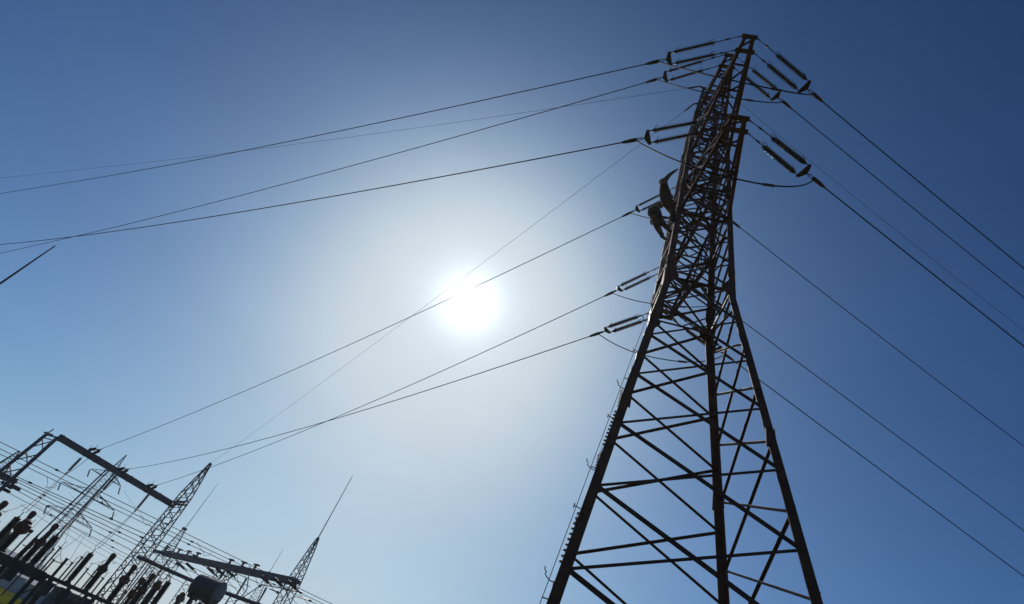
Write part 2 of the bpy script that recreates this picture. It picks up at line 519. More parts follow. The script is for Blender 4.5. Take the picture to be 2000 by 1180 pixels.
# cross arms
ARMS = {  # name: (side, root low, root high, y inner, y outer, x inner, x outer, tip z)
    'A': (-1, 20.2, 22.0, 4.83, 5.30, 0.26, 0.19, 20.85),
    'B': (-1, 24.3, 26.0, 2.80, 3.26, 0.27, 0.19, 24.85),
    'C': (-1, 16.0, 17.9, 3.90, 4.29, 0.33, 0.24, 16.60),
    'E': (1, 20.0, 22.0, 4.80, 5.25, 0.26, 0.19, 19.85),
    'D': (1, 24.2, 26.0, 2.80, 3.26, 0.27, 0.19, 24.00),
    'F': (1, 15.9, 17.9, 3.85, 4.25, 0.33, 0.24, 15.80),
}
ATT = {}
for k, (s, zl, zu, yi, yo, xi, xo, zt) in ARMS.items():
    arm = MB()
    tips = {}
    ch = {}
    for sx in (-1, 1):
        r_lo = W(sx * (hw(zl) - .02), s * (hw(zl) * Q), zl)
        r_hi = W(sx * (hw(zu) - .02), s * (hw(zu) * Q), zu)
        t_lo = W(sx * xo, s * yo, zt)
        t_hi = W(sx * (xo - .02), s * (yo - .03), zt + .12)
        ch[sx] = (r_lo, t_lo, r_hi, t_hi)
        arm.angle(r_lo, t_lo, 0.125, 0.014, Wd(sx, 0, 0))
        arm.angle(r_hi, t_hi, 0.105, 0.012, Wd(sx, 0, 0))
    co = arm.build("cross_arm", M['steel'], PYLON)
    br = MB()
    n = 5 if abs(yo) > 4.5 else 4
    f = [i / n for i in range(n + 1)]
    for i in range(n):
        a0, a1 = f[i], f[i + 1] * .99
        l0 = ch[-1][0].lerp(ch[-1][1], a0); l1 = ch[-1][0].lerp(ch[-1][1], a1)
        r0 = ch[1][0].lerp(ch[1][1], a0); r1 = ch[1][0].lerp(ch[1][1], a1)
        up = V((0, 0, .012))
        if i < n - 1:
            br.angle((l0 if i % 2 else r0) + up, (r1 if i % 2 else l1) + up, 0.058, 0.008, (0, 0, 1))
            br.angle(l1 + up * 2, r1 + up * 2, 0.058, 0.008, (0, 0, 1))
        for sx in (-1, 1):
            lo0 = ch[sx][0].lerp(ch[sx][1], a0); lo1 = ch[sx][0].lerp(ch[sx][1], a1)
            hi0 = ch[sx][2].lerp(ch[sx][3], a0); hi1 = ch[sx][2].lerp(ch[sx][3], a1)
            if i < n - 1:
                br.angle(hi0, lo1, 0.058, 0.008, Wd(sx, 0, 0))
                br.angle(lo1, hi1, 0.04, 0.008, Wd(sx, 0, 0))
        if i < n - 1 and i % 2 == 0:
            br.angle(ch[-1][2].lerp(ch[-1][3], a0), ch[1][2].lerp(ch[1][3], a1), 0.058, 0.008, (0, 0, 1))
    br.build("arm_bracing", M['brace'], co)
    tp = MB()
    for y, x in ((yo, xo), (yi, xi)):
        zz = zt if y == yo else zt - .05
        tp.bar(W(-x - .07, s * y, zz - .04), W(x + .07, s * y, zz - .04), 0.13, 0.10, (0, 0, 1))
        for sx in (-1, 1):
            tp.tube(W(sx * (x + .05), s * y, zz - .12), W(sx * (x + .05), s * y, zz + .14), 0.022, 6)
    tp.bar(W(-xi * .9, s * (yi + .06), zt - .02), W(xo * .9, s * (yo - .06), zt - .02), 0.06, 0.05, (0, 0, 1))
    tp.build("tip_plate", M['steel'], co)
    ATT[k] = {sx: (W(sx * (xo + .06), s * yo, zt - .06), W(sx * (xi + .06), s * yi, zt - .11)) for sx in (-1, 1)}
# earth wire brackets on the peak
PK = {}
for nm, sx, sy in (('G', -1, -1), ('H', -1, 1), ('K', 1, -1)):
    c = corner(sx, sy, ZT - .05)
    e = c + Wd(sx * .22, sy * .04, 0.05)
    mb = MB()
    mb.bar(c - Wd(sx * .05, 0, 0), e, 0.07, 0.05)
    mb.plate([c + Wd(0, 0, -.22), c + Wd(sx * .12, 0, -.02), c + Wd(sx * .10, 0, .16), c + Wd(-sx * .12, 0, .16), c + Wd(-sx * .12, 0, -.2)], 0.016, Wd(0, sy, 0))
    mb.build("earth_wire_bracket", M['steel'], PYLON)
    PK[nm] = e

# climbing pegs and the fall-arrest cable beside the left front leg
mb = MB()
for i in range(46):
    z = 1.0 + i * 0.44
    if i % 2: a, d_ = corner(-1, -1, z), Wd(-.16, 0, 0)
    else: a, d_ = corner(-1, -1, z), Wd(0, -.16, 0)
    if z > 12.5 or i % 3 == 0:
        mb.tube(a, a + d_, 0.011, 5)
for z0 in (2.95, 5.55):
    for j in range(10):
        z = z0 + j * .105
        a = corner(-1, -1, z)
        mb.tube(a + Wd(.02, -.02, 0), a + Wd(-.07, -.01, .01), 0.016, 6)
        mb.ball(a + Wd(-.075, -.01, .01), 0.026, 6)
for j in range(10):
    a = corner(1, 1, 2.55 + j * .11)
    mb.tube(a, a + Wd(.09, 0, 0), 0.018, 6)
mb.build("climbing_peg", M['fit'], PYLON)
mb = MB()
cab = [corner(-1, -1, z) + Wd(-.15, -.02, 0) for z in [.2 + i * .8 for i in range(17)]]
mb.poly(cab, 0.007, 5)
cable = mb.build("climbing_cable", M['fit'], PYLON)
for j, z in enumerate([1.5, 2.6, 4.0, 4.9, 6.3, 7.25, 8.6, 9.9, 10.7, 11.7, 12.6, 13.5, 14.3]):
    a = corner(-1, -1, z)
    mb = MB()
    if j % 2:
        p = [a, a + Wd(-.12, -.01, .0), a + Wd(-.20, -.02, .04), a + Wd(-.23, -.02, .08), a + Wd(-.215, -.02, .11)]
        mb.poly(p, 0.010, 5)
        mb.poly([a + Wd(-.215, -.02, .11), a + Wd(-.25, -.02, .135), a + Wd(-.26, -.02, .19)], 0.010, 5)
    else:
        mb.poly([a, a + Wd(-.19, -.02, .03)], 0.011, 5)
        mb.tube(a + Wd(-.19, -.02, -.02), a + Wd(-.19, -.02, .07), 0.012, 5)
    mb.build("cable_bracket", M['fit'], cable)
# long flat guide bars bolted along the left front leg
mb = MB()
for z0, z1 in ((8.4, 9.6), (6.8, 8.0)):
    mb.bar(corner(-1, -1, z0) + Wd(-.05, -.04, 0), corner(-1, -1, z1) + Wd(-.05, -.04, 0), .05, .03, Wd(1, 0, 0))
mb.build("guide_bar", M['steel'], PYLON)

# ------------------------------------------------------------------ insulator strings, clamps, conductors
def sheds(mb, p, d, length, r, core, pitch, n=12):
    k = max(2, int(round(length / pitch)))
    pt = length / k
    prof = [(0, core)]
    for i in range(k):
        b = i * pt
        prof += [(b + pt * .18, core), (b + pt * .50, r * .96), (b + pt * .62, r), (b + pt * .66, r * .94), (b + pt * .60, core * 1.15)]
    prof.append((length, core))
    mb.lathe(p, d, prof, n)

def arc_horn(mb, p, d, side, size):
    """a bent rod standing off the string end"""
    mb.poly([p, p + side * size * .45 + d * size * .05, p + side * size * .85 + d * size * .25, p + side * size * 1.0 + d * size * .65], 0.011, 5)

WIRE = {}
def curve(T, phi, a, b, sg, t_lin):
    ph = math.radians(phi)
    hd = Wd(sg * math.cos(ph), math.sin(ph), 0)
    def f(t):
        z = a * t + b * t * t if t < t_lin else a * t_lin + b * t_lin ** 2 + (a + 2 * b * t_lin) * (t - t_lin)
        return T + hd * t + V((0, 0, z))
    return f

def string_set(name, label, group, pair, f, sag_dir=None):
    po, pi = pair
    T = (po + pi) / 2
    d = (f(2.2) - f(0.05)).normalized()
    root = thing(name, T, label, "insulator string", group)
    across = (po - pi) - d * (po - pi).dot(d)
    across.normalize()
    upn = across.cross(d).normalized()
    if upn.z < 0: upn = -upn
    ends = []
    for p, lk in ((po, 0.80), (pi, 0.74)):
        e = T + d * 2.35 + across * (0.2 if p is po else -0.2)
        dd = (e - p).normalized()
        ln = 1.36
        lk = (e - p).length - ln - 0.16
        s0 = p + dd * lk
        lm = MB()
        lm.poly([p, p + dd * .14], 0.022, 6)
        lm.plate([p + dd * .12 + upn * .03, p + dd * .34 + upn * .03, p + dd * .34 - upn * .03, p + dd * .12 - upn * .03], .016, across)
        lm.poly([p + dd * .32, p + dd * (lk - .16)], 0.017, 6)
        lm.lathe(p + dd * .40, dd, [(0, .017), (.02, .032), (.12, .032), (.14, .017)], 8)
        lm.plate([s0 - dd * .18 + upn * .035, s0 - dd * .04 + upn * .035, s0 - dd * .04 - upn * .035, s0 - dd * .18 - upn * .035], .02, across)
        lm.poly([s0 - dd * .06, s0], 0.018, 6)
        lm.build("link_chain", M['fit'], root)
        im = MB()
        sheds(im, s0 + dd * .06, dd, ln - .12, 0.096, 0.034, 0.064)
        io = im.build("insulator", M['glass'], root)
        cm = MB()
        cm.tube(s0, s0 + dd * (ln - .02), .043, 8)
        cm.lathe(s0 - dd * .02, dd, [(0, .03), (.02, .05), (.09, .05), (.10, .035)], 10)
        cm.lathe(s0 + dd * (ln - .10), dd, [(0, .035), (.02, .055), (.10, .055), (.14, .025)], 10)
        cm.build("end_fitting", M['fit'], io)
        hm = MB()
        side = (upn * .9 + across * (.35 if p is po else .35)).normalized()
        c = s0 + dd * .03
        ring = [c + side * (.02 + .09 * (1 - math.cos(a_))) + dd * .10 * math.sin(a_) for a_ in [2 * math.pi * i / 12 * .86 for i in range(13)]]
        hm.poly(ring, 0.010, 5)
        ring2 = [c - side * (.02 + .06 * (1 - math.cos(a_))) + dd * .07 * math.sin(a_) for a_ in [2 * math.pi * i / 12 * .8 for i in range(13)]]
        hm.poly(ring2, 0.010, 5)
        c = s0 + dd * (ln - .06)
        arc_horn(hm, c, -dd * .4, side, .24)
        arc_horn(hm, c, -dd * .2, -side, .12)
        hm.build("arcing_horn", M['fit'], io)
        ye = p + dd * ((e - p).length)
        cm2 = MB(); cm2.poly([s0 + dd * (ln + .03), ye], 0.016, 6)
        cm2.poly([s0 + dd * (ln + .01) + upn * .04, s0 + dd * (ln + .10) + upn * .055, ye + upn * .02], 0.009, 5)
        cm2.build("link_chain", M['fit'], root)
        ends.append(ye)
    ap = T + d * 2.50
    ym = MB()
    a_, b_ = ends
    ym.plate([a_ + across * .06 - d * .03, a_ + across * .05 + d * .06, ap + d * .03, b_ - across * .05 + d * .06, b_ - across * .06 - d * .03], 0.035, upn)
    ym.build("yoke_plate", M['fit'], root)
    cl = MB()
    c0 = ap
    cl.poly([c0 - d * .02, c0 + d * .1], 0.018, 6)
    cl.bar(c0 + d * .08 + across * .035, c0 + d * .30 + across * .035, .02, .045, upn)
    cl.bar(c0 + d * .08 - across * .035, c0 + d * .30 - across * .035, .02, .045, upn)
    cl.lathe(c0 + d * .25, d, [(0, .03), (.03, .068), (.24, .066), (.46, .05), (.54, .024)], 10)
    jl = c0 + d * .28 - V((0, 0, .07))
    cl.poly([c0 + d * .30, jl], 0.026, 6)
    cl.build("strain_clamp", M['fit'], root)
    return ap + d * 0.76, jl, d

FIT = {  # phi, a, b, t after which the span runs straight
    ('A', -1): (21.6, -.0127, .00124, 48), ('B', -1): (23.4, -.150, .0013, 50), ('C', -1): (22.2, -.0604, .0014, 48),
    ('A', 1): (26.9, -.0407, .00143, 24), ('B', 1): (26.9, -.0406, .00118, 24), ('C', 1): (26.9, -.0362, .00066, 24),
    ('D', 1): (27.2, -.060, .0008, 30), ('E', 1): (27.1, -.0455, -.0002, 30), ('F', 1): (27.2, -.0638, 0, 30),
}
BEAM_Z = 12.5
LAND = {'D': H(192, 879, BEAM_Z + .1), 'F': H(247, 917, BEAM_Z + .1), 'E': H(303, 949, BEAM_Z + .1)}
ARMTXT = {'A': 'long middle arm on the near side', 'B': 'short top arm on the near side', 'C': 'lowest arm on the near side',
          'D': 'short top arm on the far side', 'E': 'long middle arm on the far side', 'F': 'lowest arm on the far side'}
STR_G = "twin insulator strings hung from the tall pylon"
CON_G = "overhead conductors strung from the tall pylon"
JL = {}
for k in 'ABCDEF':
    for sx in (-1, 1):
        pair = ATT[k][sx]
        T = (pair[0] + pair[1]) / 2
        if (k, sx) in FIT:
            f = curve(T, *FIT[(k, sx)][:3], sx, FIT[(k, sx)][3])
            tmax = 95 if sx < 0 else 80
            pts_t = [3.2 + (tmax - 3.2) * (i / 60) ** 1.2 for i in range(61)]
        else:
            E_ = LAND[k]
            Lh = math.hypot(E_.x - T.x, E_.y - T.y)
            def f(t, T=T, E_=E_, Lh=Lh):
                u = t / Lh
                p = T.lerp(E_, u) if 0 <= u <= 1 else T + (E_ - T) * u
                return p - V((0, 0, 4 * 1.1 * u * (1 - u)))
            pts_t = [3.2 + (Lh - 3.2) * i / 60 for i in range(61)]
        where = ("to the left" if sx < 0 else "to the right") if k in 'ABC' else ("towards the substation" if sx < 0 else "to the right")
        c_end, jl, d = string_set("insulator_string", "twin insulator string pulling %s from the %s" % (where, ARMTXT[k]), STR_G, pair, f)
        JL[(k, sx)] = (jl, d)
        WIRE[(k, sx)] = f
        mb = MB()
        pts = [c_end - d * .05] + [f(t) for t in pts_t if t > 3.7]
        mb.poly(pts, 0.021, 6)
        dest = {(-1): "leaving at left", 1: "leaving at right"}[sx] if (k in 'ABC' or sx > 0) else "ending on the portal gantry"
        mb.top("overhead_conductor", M['wire'], "dark conductor from the %s, %s" % (ARMTXT[k], dest), "cable", CON_G)
# jumpers under the arms
DROOP = {'A': 17.15, 'B': 21.0, 'C': 13.25, 'D': 21.0, 'E': 17.3, 'F': 13.3}
for k in 'ABCDEF':
    (p0, d0), (p1, d1) = JL[(k, -1)], JL[(k, 1)]
    zb = DROOP[k] + EYE
    s = ARMS[k][0]
    mid = W(0.1, s * (ARMS[k][4] - .2), zb)
    c = mid * 2 - (p0 + p1) / 2
    n = 28
    pts = []
    for i in range(n + 1):
        u = i / n
        # flat-bottomed hanging loop
        w = 1 - abs(2 * u - 1) ** 2.3
        base = p0.lerp(p1, u)
        low = V((mid.x, mid.y, 0)) - V(((p0.x + p1.x) / 2, (p0.y + p1.y) / 2, 0))
        pts.append(V((base.x + low.x * w, base.y + low.y * w, base.z + (zb - (p0.z + p1.z) / 2) * w)))
    root = thing("jumper_cable", pts[0], "slack jumper cable looping below the %s" % ARMTXT[k], "cable", "jumper cables under the pylon arms")
    mb = MB(); mb.poly(pts, 0.021, 6); mb.build("cable", M['wire'], root)
    mb = MB(); q0, q1 = pts[n // 2 + 3], pts[n // 2 + 4]
    dd = (q1 - q0).normalized()
    mb.lathe(q0, dd, [(0, .024), (.02, .040), (.36, .040), (.38, .024)], 8)
    mb.build("splice_sleeve", M['fit'], root)

# earth wires
def earth(label, pts, e):
    root = thing("earth_wire", e, label, "cable", "thin earth wires from the pylon peak")
    mb = MB(); mb.poly(pts, 0.010, 5); mb.build("wire", M['wire'], root)
    d = (pts[2] - pts[0]).normalized()
    mb = MB(); mb.lathe(e, d, [(0, .02), (.03, .035), (.12, .04), (.40, .04), (.55, .035), (.62, .014)], 8)
    mb.build("clamp", M['fit'], root)
fG = curve(PK['G'], 17.6, -.060, .00093, -1, 48)
earth("thin earth wire from the pylon peak leaving the frame at left", [fG(95 * i / 50) for i in range(51)], PK['G'])
fK = curve(PK['K'], 27.3, -.050, .0022, 1, 20)
earth("thin earth wire from the pylon peak running down to the right edge", [fK(70 * i / 50) for i in range(51)], PK['K'])
APEX = H(412, 905, 17.1)
earth("thin earth wire from the pylon peak to the gantry mast, crossing the sun", [PK['H'].lerp(APEX, i / 40) - V((0, 0, 4 * .45 * (i / 40) * (1 - i / 40))) for i in range(41)], PK['H'])

# ------------------------------------------------------------------ the two workers on the left face
def skin_body(name, joints, edges, root, material, parent, smooth=2):
    names = list(joints)
    idx = {n_: i for i, n_ in enumerate(names)}
    me = bpy.data.meshes.new(name + "_rig")
    inv = chain(parent).inverted()
    me.from_pydata([tuple(inv @ joints[n_][0]) for n_ in names], [(idx[a], idx[b]) for a, b in edges], [])
    o = bpy.data.objects.new(name, me)
    COL.objects.link(o)
    sk = o.modifiers.new("skin", 'SKIN'); sk.use_smooth_shade = True
    for n_ in names:
        r = joints[n_][1]
        sv = me.skin_vertices[0].data[idx[n_]]
        sv.radius = r if isinstance(r, tuple) else (r, r)
        sv.use_root = (n_ == root)
    ss = o.modifiers.new("sub", 'SUBSURF'); ss.levels = smooth; ss.render_levels = smooth
    dg = bpy.context.evaluated_depsgraph_get()
    nm = bpy.data.meshes.new_from_object(o.evaluated_get(dg))
    bpy.data.objects.remove(o)
    bpy.data.meshes.remove(me)
    nm.name = name
    nm.materials.clear()
    for k in (material if isinstance(material, list) else [material]): nm.materials.append(k)
    o2 = bpy.data.objects.new(name, nm)
    o2.parent = parent
    COL.objects.link(o2)
    return o2

def hand(joints, edges, base, wrist, palm, fdir, spread, thumb, curl):
    """palm, four unequal bent fingers and a thumb leaving the side of the palm"""
    joints[base + 'palm'] = (palm, (.034, .024)); edges.append((wrist, base + 'palm'))
    for i, ln in enumerate((.075, .088, .082, .066)):
        off = spread * (.021 * (i - 1.5))
        p1 = palm + off + fdir * .045
        p2 = p1 + (fdir + curl * .45).normalized() * ln * .55
        p3 = p2 + (fdir * .55 + curl).normalized() * ln * .5
        for n_, p in (('a', p1), ('b', p2), ('c', p3)):
            joints['%sf%d%s' % (base, i, n_)] = (p, .0095 if n_ != 'c' else .0075)
        edges += [(base + 'palm', '%sf%da' % (base, i)), ('%sf%da' % (base, i), '%sf%db' % (base, i)), ('%sf%db' % (base, i), '%sf%dc' % (base, i))]
    t1 = palm + thumb * .035 - fdir * .01
    t2 = t1 + (thumb * .7 + fdir * .7).normalized() * .04
    joints[base + 't1'] = (t1, .012); joints[base + 't2'] = (t2, .009)
    edges += [(base + 'palm', base + 't1'), (base + 't1', base + 't2')]

def worker(label, J, cloth, helmet_c, helmet_up, look, group):
    base = W(*J['anchor'])
    root = thing("person", base, label, "person", group)
    P = {k: W(*v) for k, v in J.items() if k != 'anchor'}
    jt = {'pelvis': (P['pelvis'], (.205, .17)), 'spine': (P['spine'], (.205, .175)), 'chest': (P['chest'], (.265, .20)),
          'neck': (P['neck'], .062), 'head': (P['head'], (.085, .10)), 'crown': (P['head'] + (P['head'] - P['neck']).normalized() * .09, (.075, .085))}
    ed = [('pelvis', 'spine'), ('spine', 'chest'), ('chest', 'neck'), ('neck', 'head'), ('head', 'crown')]
    jt['nose'] = (P['head'] + look * .112 - (P['head'] - P['neck']).normalized() * .012, .016); ed.append(('head', 'nose'))
    for s in 'lr':
        jt['sh' + s] = (P['sh' + s], .105); jt['el' + s] = (P['el' + s], .074); jt['wr' + s] = (P['wr' + s], .046)
        ed += [('chest', 'sh' + s), ('sh' + s, 'el' + s), ('el' + s, 'wr' + s)]
        fd = (P['hd' + s] - P['wr' + s]).normalized()
        sp = fd.cross(look).normalized() if abs(fd.dot(look)) < .95 else fd.cross(V((0, 0, 1))).normalized()
        hand(jt, ed, 'h' + s, 'wr' + s, P['wr' + s] + fd * .075, fd, sp, sp * (1 if s == 'l' else -1), (look - fd * fd.dot(look)).normalized() * .8)
        jt['hip' + s] = (P['hip' + s], .165); jt['kn' + s] = (P['kn' + s], .125); jt['an' + s] = (P['an' + s], .07)
        ed += [('pelvis', 'hip' + s), ('hip' + s, 'kn' + s), ('kn' + s, 'an' + s)]
    body = skin_body("body", jt, ed, 'pelvis', [cloth, M['skin'], M['shirt']], root)
    inv = chain(body)
    hc = P['head']
    for pg in body.data.polygons:
        c = inv @ pg.center
        if (c - hc).length < .15 or min((c - P['wrl']).length, (c - P['wrr']).length) < .05 or min((c - P['hdl']).length, (c - P['hdr']).length) < .2 and max((c - P['ell']).length, 0) > .3 and (c - P['elr']).length > .3:
            pg.material_index = 1
        elif min((c - P['shl']).length, (c - P['shr']).length, (c - (P['shr'] + P['elr']) / 2).length, (c - (P['shl'] + P['ell']) / 2).length, (c - P['elr']).length, (c - P['ell']).length, (c - (P['wrr'] + P['elr']) / 2).length) < .19:
            pg.material_index = 2
    # helmet with a brim
    hm = MB()
    u = helmet_up.normalized()
    c = hc + u * .035
    hm.lathe(c, u, [(-.012, .150), (.0, .152), (.004, .128), (.045, .124), (.085, .104), (.115, .066), (.126, .012)], 16)
    hm.plate([c + look * .12 + look.cross(u) * .09, c + look * .185 + look.cross(u) * .05, c + look * .185 - look.cross(u) * .05, c + look * .12 - look.cross(u) * .09], .012, u)
    hm.build("safety_helmet", M['helmet'], root, True)
    # belt with pouches
    bm = MB()
    ax = (P['spine'] - P['pelvis']).normalized()
    bm.lathe(P['pelvis'] + ax * .06, ax, [(0, .19), (.005, .215), (.065, .215), (.07, .19)], 16)
    sd = ax.cross(look).normalized()
    for q, o_ in ((1, .6), (-1, .5)):
        b0 = P['pelvis'] + sd * q * .21 - look * .05
        bm.bar(b0 + ax * .08, b0 - ax * .12, .09, .06, look)
    bm.build("tool_belt", M['strap'], root)
    # boots
    for s in 'lr':
        f = MB()
        an = P['an' + s]; fw = V((look.x, look.y, 0)).normalized()
        f.poly([an + V((0, 0, .10)), an + V((0, 0, .02)), an - V((0, 0, .05)) - fw * .03], [.062, .060, .055], 10)
        f.poly([an - V((0, 0, .055)) - fw * .07, an - V((0, 0, .05)) + fw * .05, an - V((0, 0, .065)) + fw * .16, an - V((0, 0, .075)) + fw * .19], [.045, .055, .046, .026], 10)
        f.build("boot", M['strap'], root, True)
    # lanyard round the pylon leg
    ly = MB()
    a = P['pelvis'] + ax * .09 + look * .17
    z = a.z - EYE
    lp = corner(-1, -1, z + .12)
    ly.poly([a + sd * .08, a.lerp(lp, .5) + sd * .10 - V((0, 0, .05)), lp + sd * .12, lp + look * .14, lp - sd * .12, a.lerp(lp, .5) - sd * .10 - V((0, 0, .05)), a - sd * .08], .011, 6)
    ly.build("lanyard", M['strap'], root)
    return root

LOOK = Wd(.92, .38, .1).normalized()
worker("person in dark overalls and pale helmet leaning back from the pylon, one arm raised", {
    'anchor': (-1.08, -.98, 15.33), 'pelvis': (-1.37, -1.22, 15.93), 'spine': (-1.49, -1.33, 16.14), 'chest': (-1.60, -1.43, 16.36), 'neck': (-1.655, -1.47, 16.56), 'head': (-1.64, -1.45, 16.70),
    'shr': (-1.63, -1.60, 16.52), 'elr': (-1.49, -1.58, 17.05), 'wrr': (-1.29, -1.51, 17.56), 'hdr': (-1.18, -1.49, 17.86),
    'shl': (-1.58, -1.28, 16.50), 'ell': (-1.42, -1.18, 16.28), 'wrl': (-1.22, -1.05, 16.55), 'hdl': (-1.08, -.98, 16.62),
    'hipr': (-1.35, -1.31, 15.90), 'knr': (-1.13, -1.25, 15.66), 'anr': (-1.10, -1.06, 15.34),
    'hipl': (-1.33, -1.12, 15.90), 'knl': (-1.05, -1.0, 15.62), 'anl': (-1.05, -.93, 15.30)},
    M['cloth'], None, Wd(-.1, -.1, 1), LOOK, "workers climbing the pylon")
worker("person in grey brown overalls stooping just below, feet spread on the pylon leg", {
    'anchor': (-1.26, -.96, 14.15), 'pelvis': (-1.60, -1.06, 15.03), 'spine': (-1.66, -1.09, 15.18), 'chest': (-1.70, -1.11, 15.35), 'neck': (-1.67, -1.13, 15.53), 'head': (-1.645, -1.14, 15.64),
    'shr': (-1.80, -1.17, 15.43), 'elr': (-1.88, -1.18, 14.93), 'wrr': (-1.905, -1.16, 15.38), 'hdr': (-1.91, -1.15, 15.56),
    'shl': (-1.58, -1.02, 15.44), 'ell': (-1.47, -.98, 15.24), 'wrl': (-1.22, -.93, 15.38), 'hdl': (-1.06, -.90, 15.42),
    'hipr': (-1.65, -1.11, 14.98), 'knr': (-1.52, -1.05, 14.58), 'anr': (-1.31, -.98, 14.24),
    'hipl': (-1.54, -1.0, 14.99), 'knl': (-1.40, -1.20, 14.66), 'anl': (-1.21, -.98, 14.74)},
    M['cloth2'], None, Wd(.1, -.15, 1), LOOK, "workers climbing the pylon")

# ------------------------------------------------------------------ the substation
def lattice_box(mb, lb, base, top, w0, w1, n, r_leg, r_br, yaw=0.0):
    """four-legged lattice column between two points on one vertical; legs into mb, bracing into lb"""
    c, s = math.cos(yaw), math.sin(yaw)
    def pt(t, sx, sy):
        h = (w0 + (w1 - w0) * t) / 2
        x, y = sx * h, sy * h
        p = base.lerp(top, t)
        return V((p.x + c * x - s * y, p.y + s * x + c * y, p.z))
    K = [(-1, -1), (1, -1), (1, 1), (-1, 1)]
    legs = [(pt(0, *k), pt(1, *k)) for k in K]
    for a, b in legs: mb.append((a, b, r_leg))
    for i in range(n):
        t0, t1 = i / n, (i + 1) / n
        for j in range(4):
            a, b = K[j], K[(j + 1) % 4]
            tm = (t0 + t1) / 2
            if j % 2 == 0:
                lb.bar(pt(t0, *a), pt(tm, *b), r_br, r_br); lb.bar(pt(tm, *b), pt(t1, *a), r_br, r_br)
            else:
                lb.bar(pt(t0, *a), pt(tm, *b), r_br, r_br); lb.bar(pt(tm, *b), pt(t1, *a), r_br, r_br)

def lattice_parts(root, base, segs, mat_, leg_r, br, yaw, sub=False):
    """segs: [(z0,w0,z1,w1,n)...]"""
    b = MB(); legs = [MB() for _ in range(4)]
    for z0, w0, z1, w1, n in segs:
        lst = []
        lattice_box(lst, b, V((base.x, base.y, z0)), V((base.x, base.y, z1)), w0, w1, n, leg_r, br, yaw)
        for i, (p, q, r) in enumerate(lst):
            legs[i].bar(p, q, leg_r, leg_r, (1, .3, 0))
    for l_ in legs: l_.build("leg", mat_, root)
    b.build("lattice_bracing", mat_, root)

def lightning_mast(label, apex, tip_z, w_base, w_top, yaw, n, group="lightning rods over the substation", mat_=None, rod_r=.03):
    mat_ = mat_ or M['lat']
    root = thing("lightning_mast", ground_of(apex), label, "mast", group)
    zk = apex.z * .70
    lattice_parts(root, apex, [(0, w_base, zk, w_base * .85, n), (zk, w_base * .85, apex.z, w_top, max(4, n // 2))], mat_, .07, .04, yaw)
    mb = MB(); mb.poly([apex - V((0, 0, .4)), V((apex.x, apex.y, apex.z + (tip_z - apex.z) * .6)), V((apex.x, apex.y, tip_z))], [rod_r * 1.3, rod_r, rod_r * .6], 8)
    mb.lathe(apex - V((0, 0, .25)), (0, 0, 1), [(0, w_top * .9), (.06, w_top), (.22, w_top), (.30, .05)], 8)
    mb.build("lightning_rod", mat_, root)
    return root

def tipz(apex, px, py):
    d = ray(px, py)
    return EYE + d.z / math.hypot(d.x, d.y) * math.hypot(apex.x, apex.y)

# --- portal gantry with the three landings
BL, BR = H(114, 853, BEAM_Z), H(341, 988, BEAM_Z)
bd = (BR - BL).normalized(); bn = V((0, 0, 1)).cross(bd).normalized()
if bn.y < 0: bn = -bn
yaw_b = math.atan2(bd.y, bd.x)
G = thing("portal_gantry", ground_of((BL + BR) / 2), "blue grey portal gantry, long box beam between an A-frame and a lattice column", "gantry")
mb = MB()
mb.bar(BL, BR, .52, .56, (0, 0, 1))
beam = mb.build("beam", M['blue'], G)
mb = MB()
for t in (.02, .22, .30, .5, .58, .74, .84, .985):
    p = BL.lerp(BR, t)
    mb.bar(p - bd * .05, p + bd * .05, .60, .64, (0, 0, 1))
mb.build("beam_collar", M['blue'], beam)
# A-frame at the left end
LA, LB = H(90, 849, BEAM_Z + .25), BL + V((0, 0, -.1))
FA, FB = H(0, 925, 7.3), H(0, 965, 6.6)
def down(p, q):
    t = p.z / (p.z - q.z)
    return p + (q - p) * t
FA0, FB0 = down(LA, V((LA.x, LA.y, 0)) + (FA - LA) * .12), None
FA0 = V((LA.x, LA.y, 0)) - bd * 1.2 + bn * 0.6
FB0 = V((LB.x, LB.y, 0)) - bd * .5 - bn * 0.3
for a, b in ((LA, FA0), (LB, FB0)):
    mb = MB(); mb.bar(a, b, .30, .30, bd); mb.build("column_leg", M['blue'], G)
mb = MB()
k = 8
for i in range(k):
    p0, p1 = LA.lerp(FA0, i / k + .03), LA.lerp(FA0, (i + 1) / k)
    q0, q1 = LB.lerp(FB0, i / k + .03), LB.lerp(FB0, (i + 1) / k)
    mb.bar(p0, q1, .08, .08); mb.bar(q0, p1, .08, .08)
mb.bar(LA, LB, .16, .12); mb.bar(LA - V((0, 0, .35)), LB - V((0, 0, .35)), .08, .08)
mb.build("column_bracing", M['blue'], G)
mb = MB(); mb.bar(LA - bd * .3 + V((0, 0, .1)), LA + bd * .5 + V((0, 0, .25)), .12, .16); mb.bar(LA + V((0, 0, .1)) - bn * .4, LA + V((0, 0, .3)) + bn * .4, .14, .12)
mb.bar(LA + V((0, 0, .1)), LA + V((0, 0, .75)) + bd * .12, .10, .10)
mb.build("column_cap", M['blue'], G)
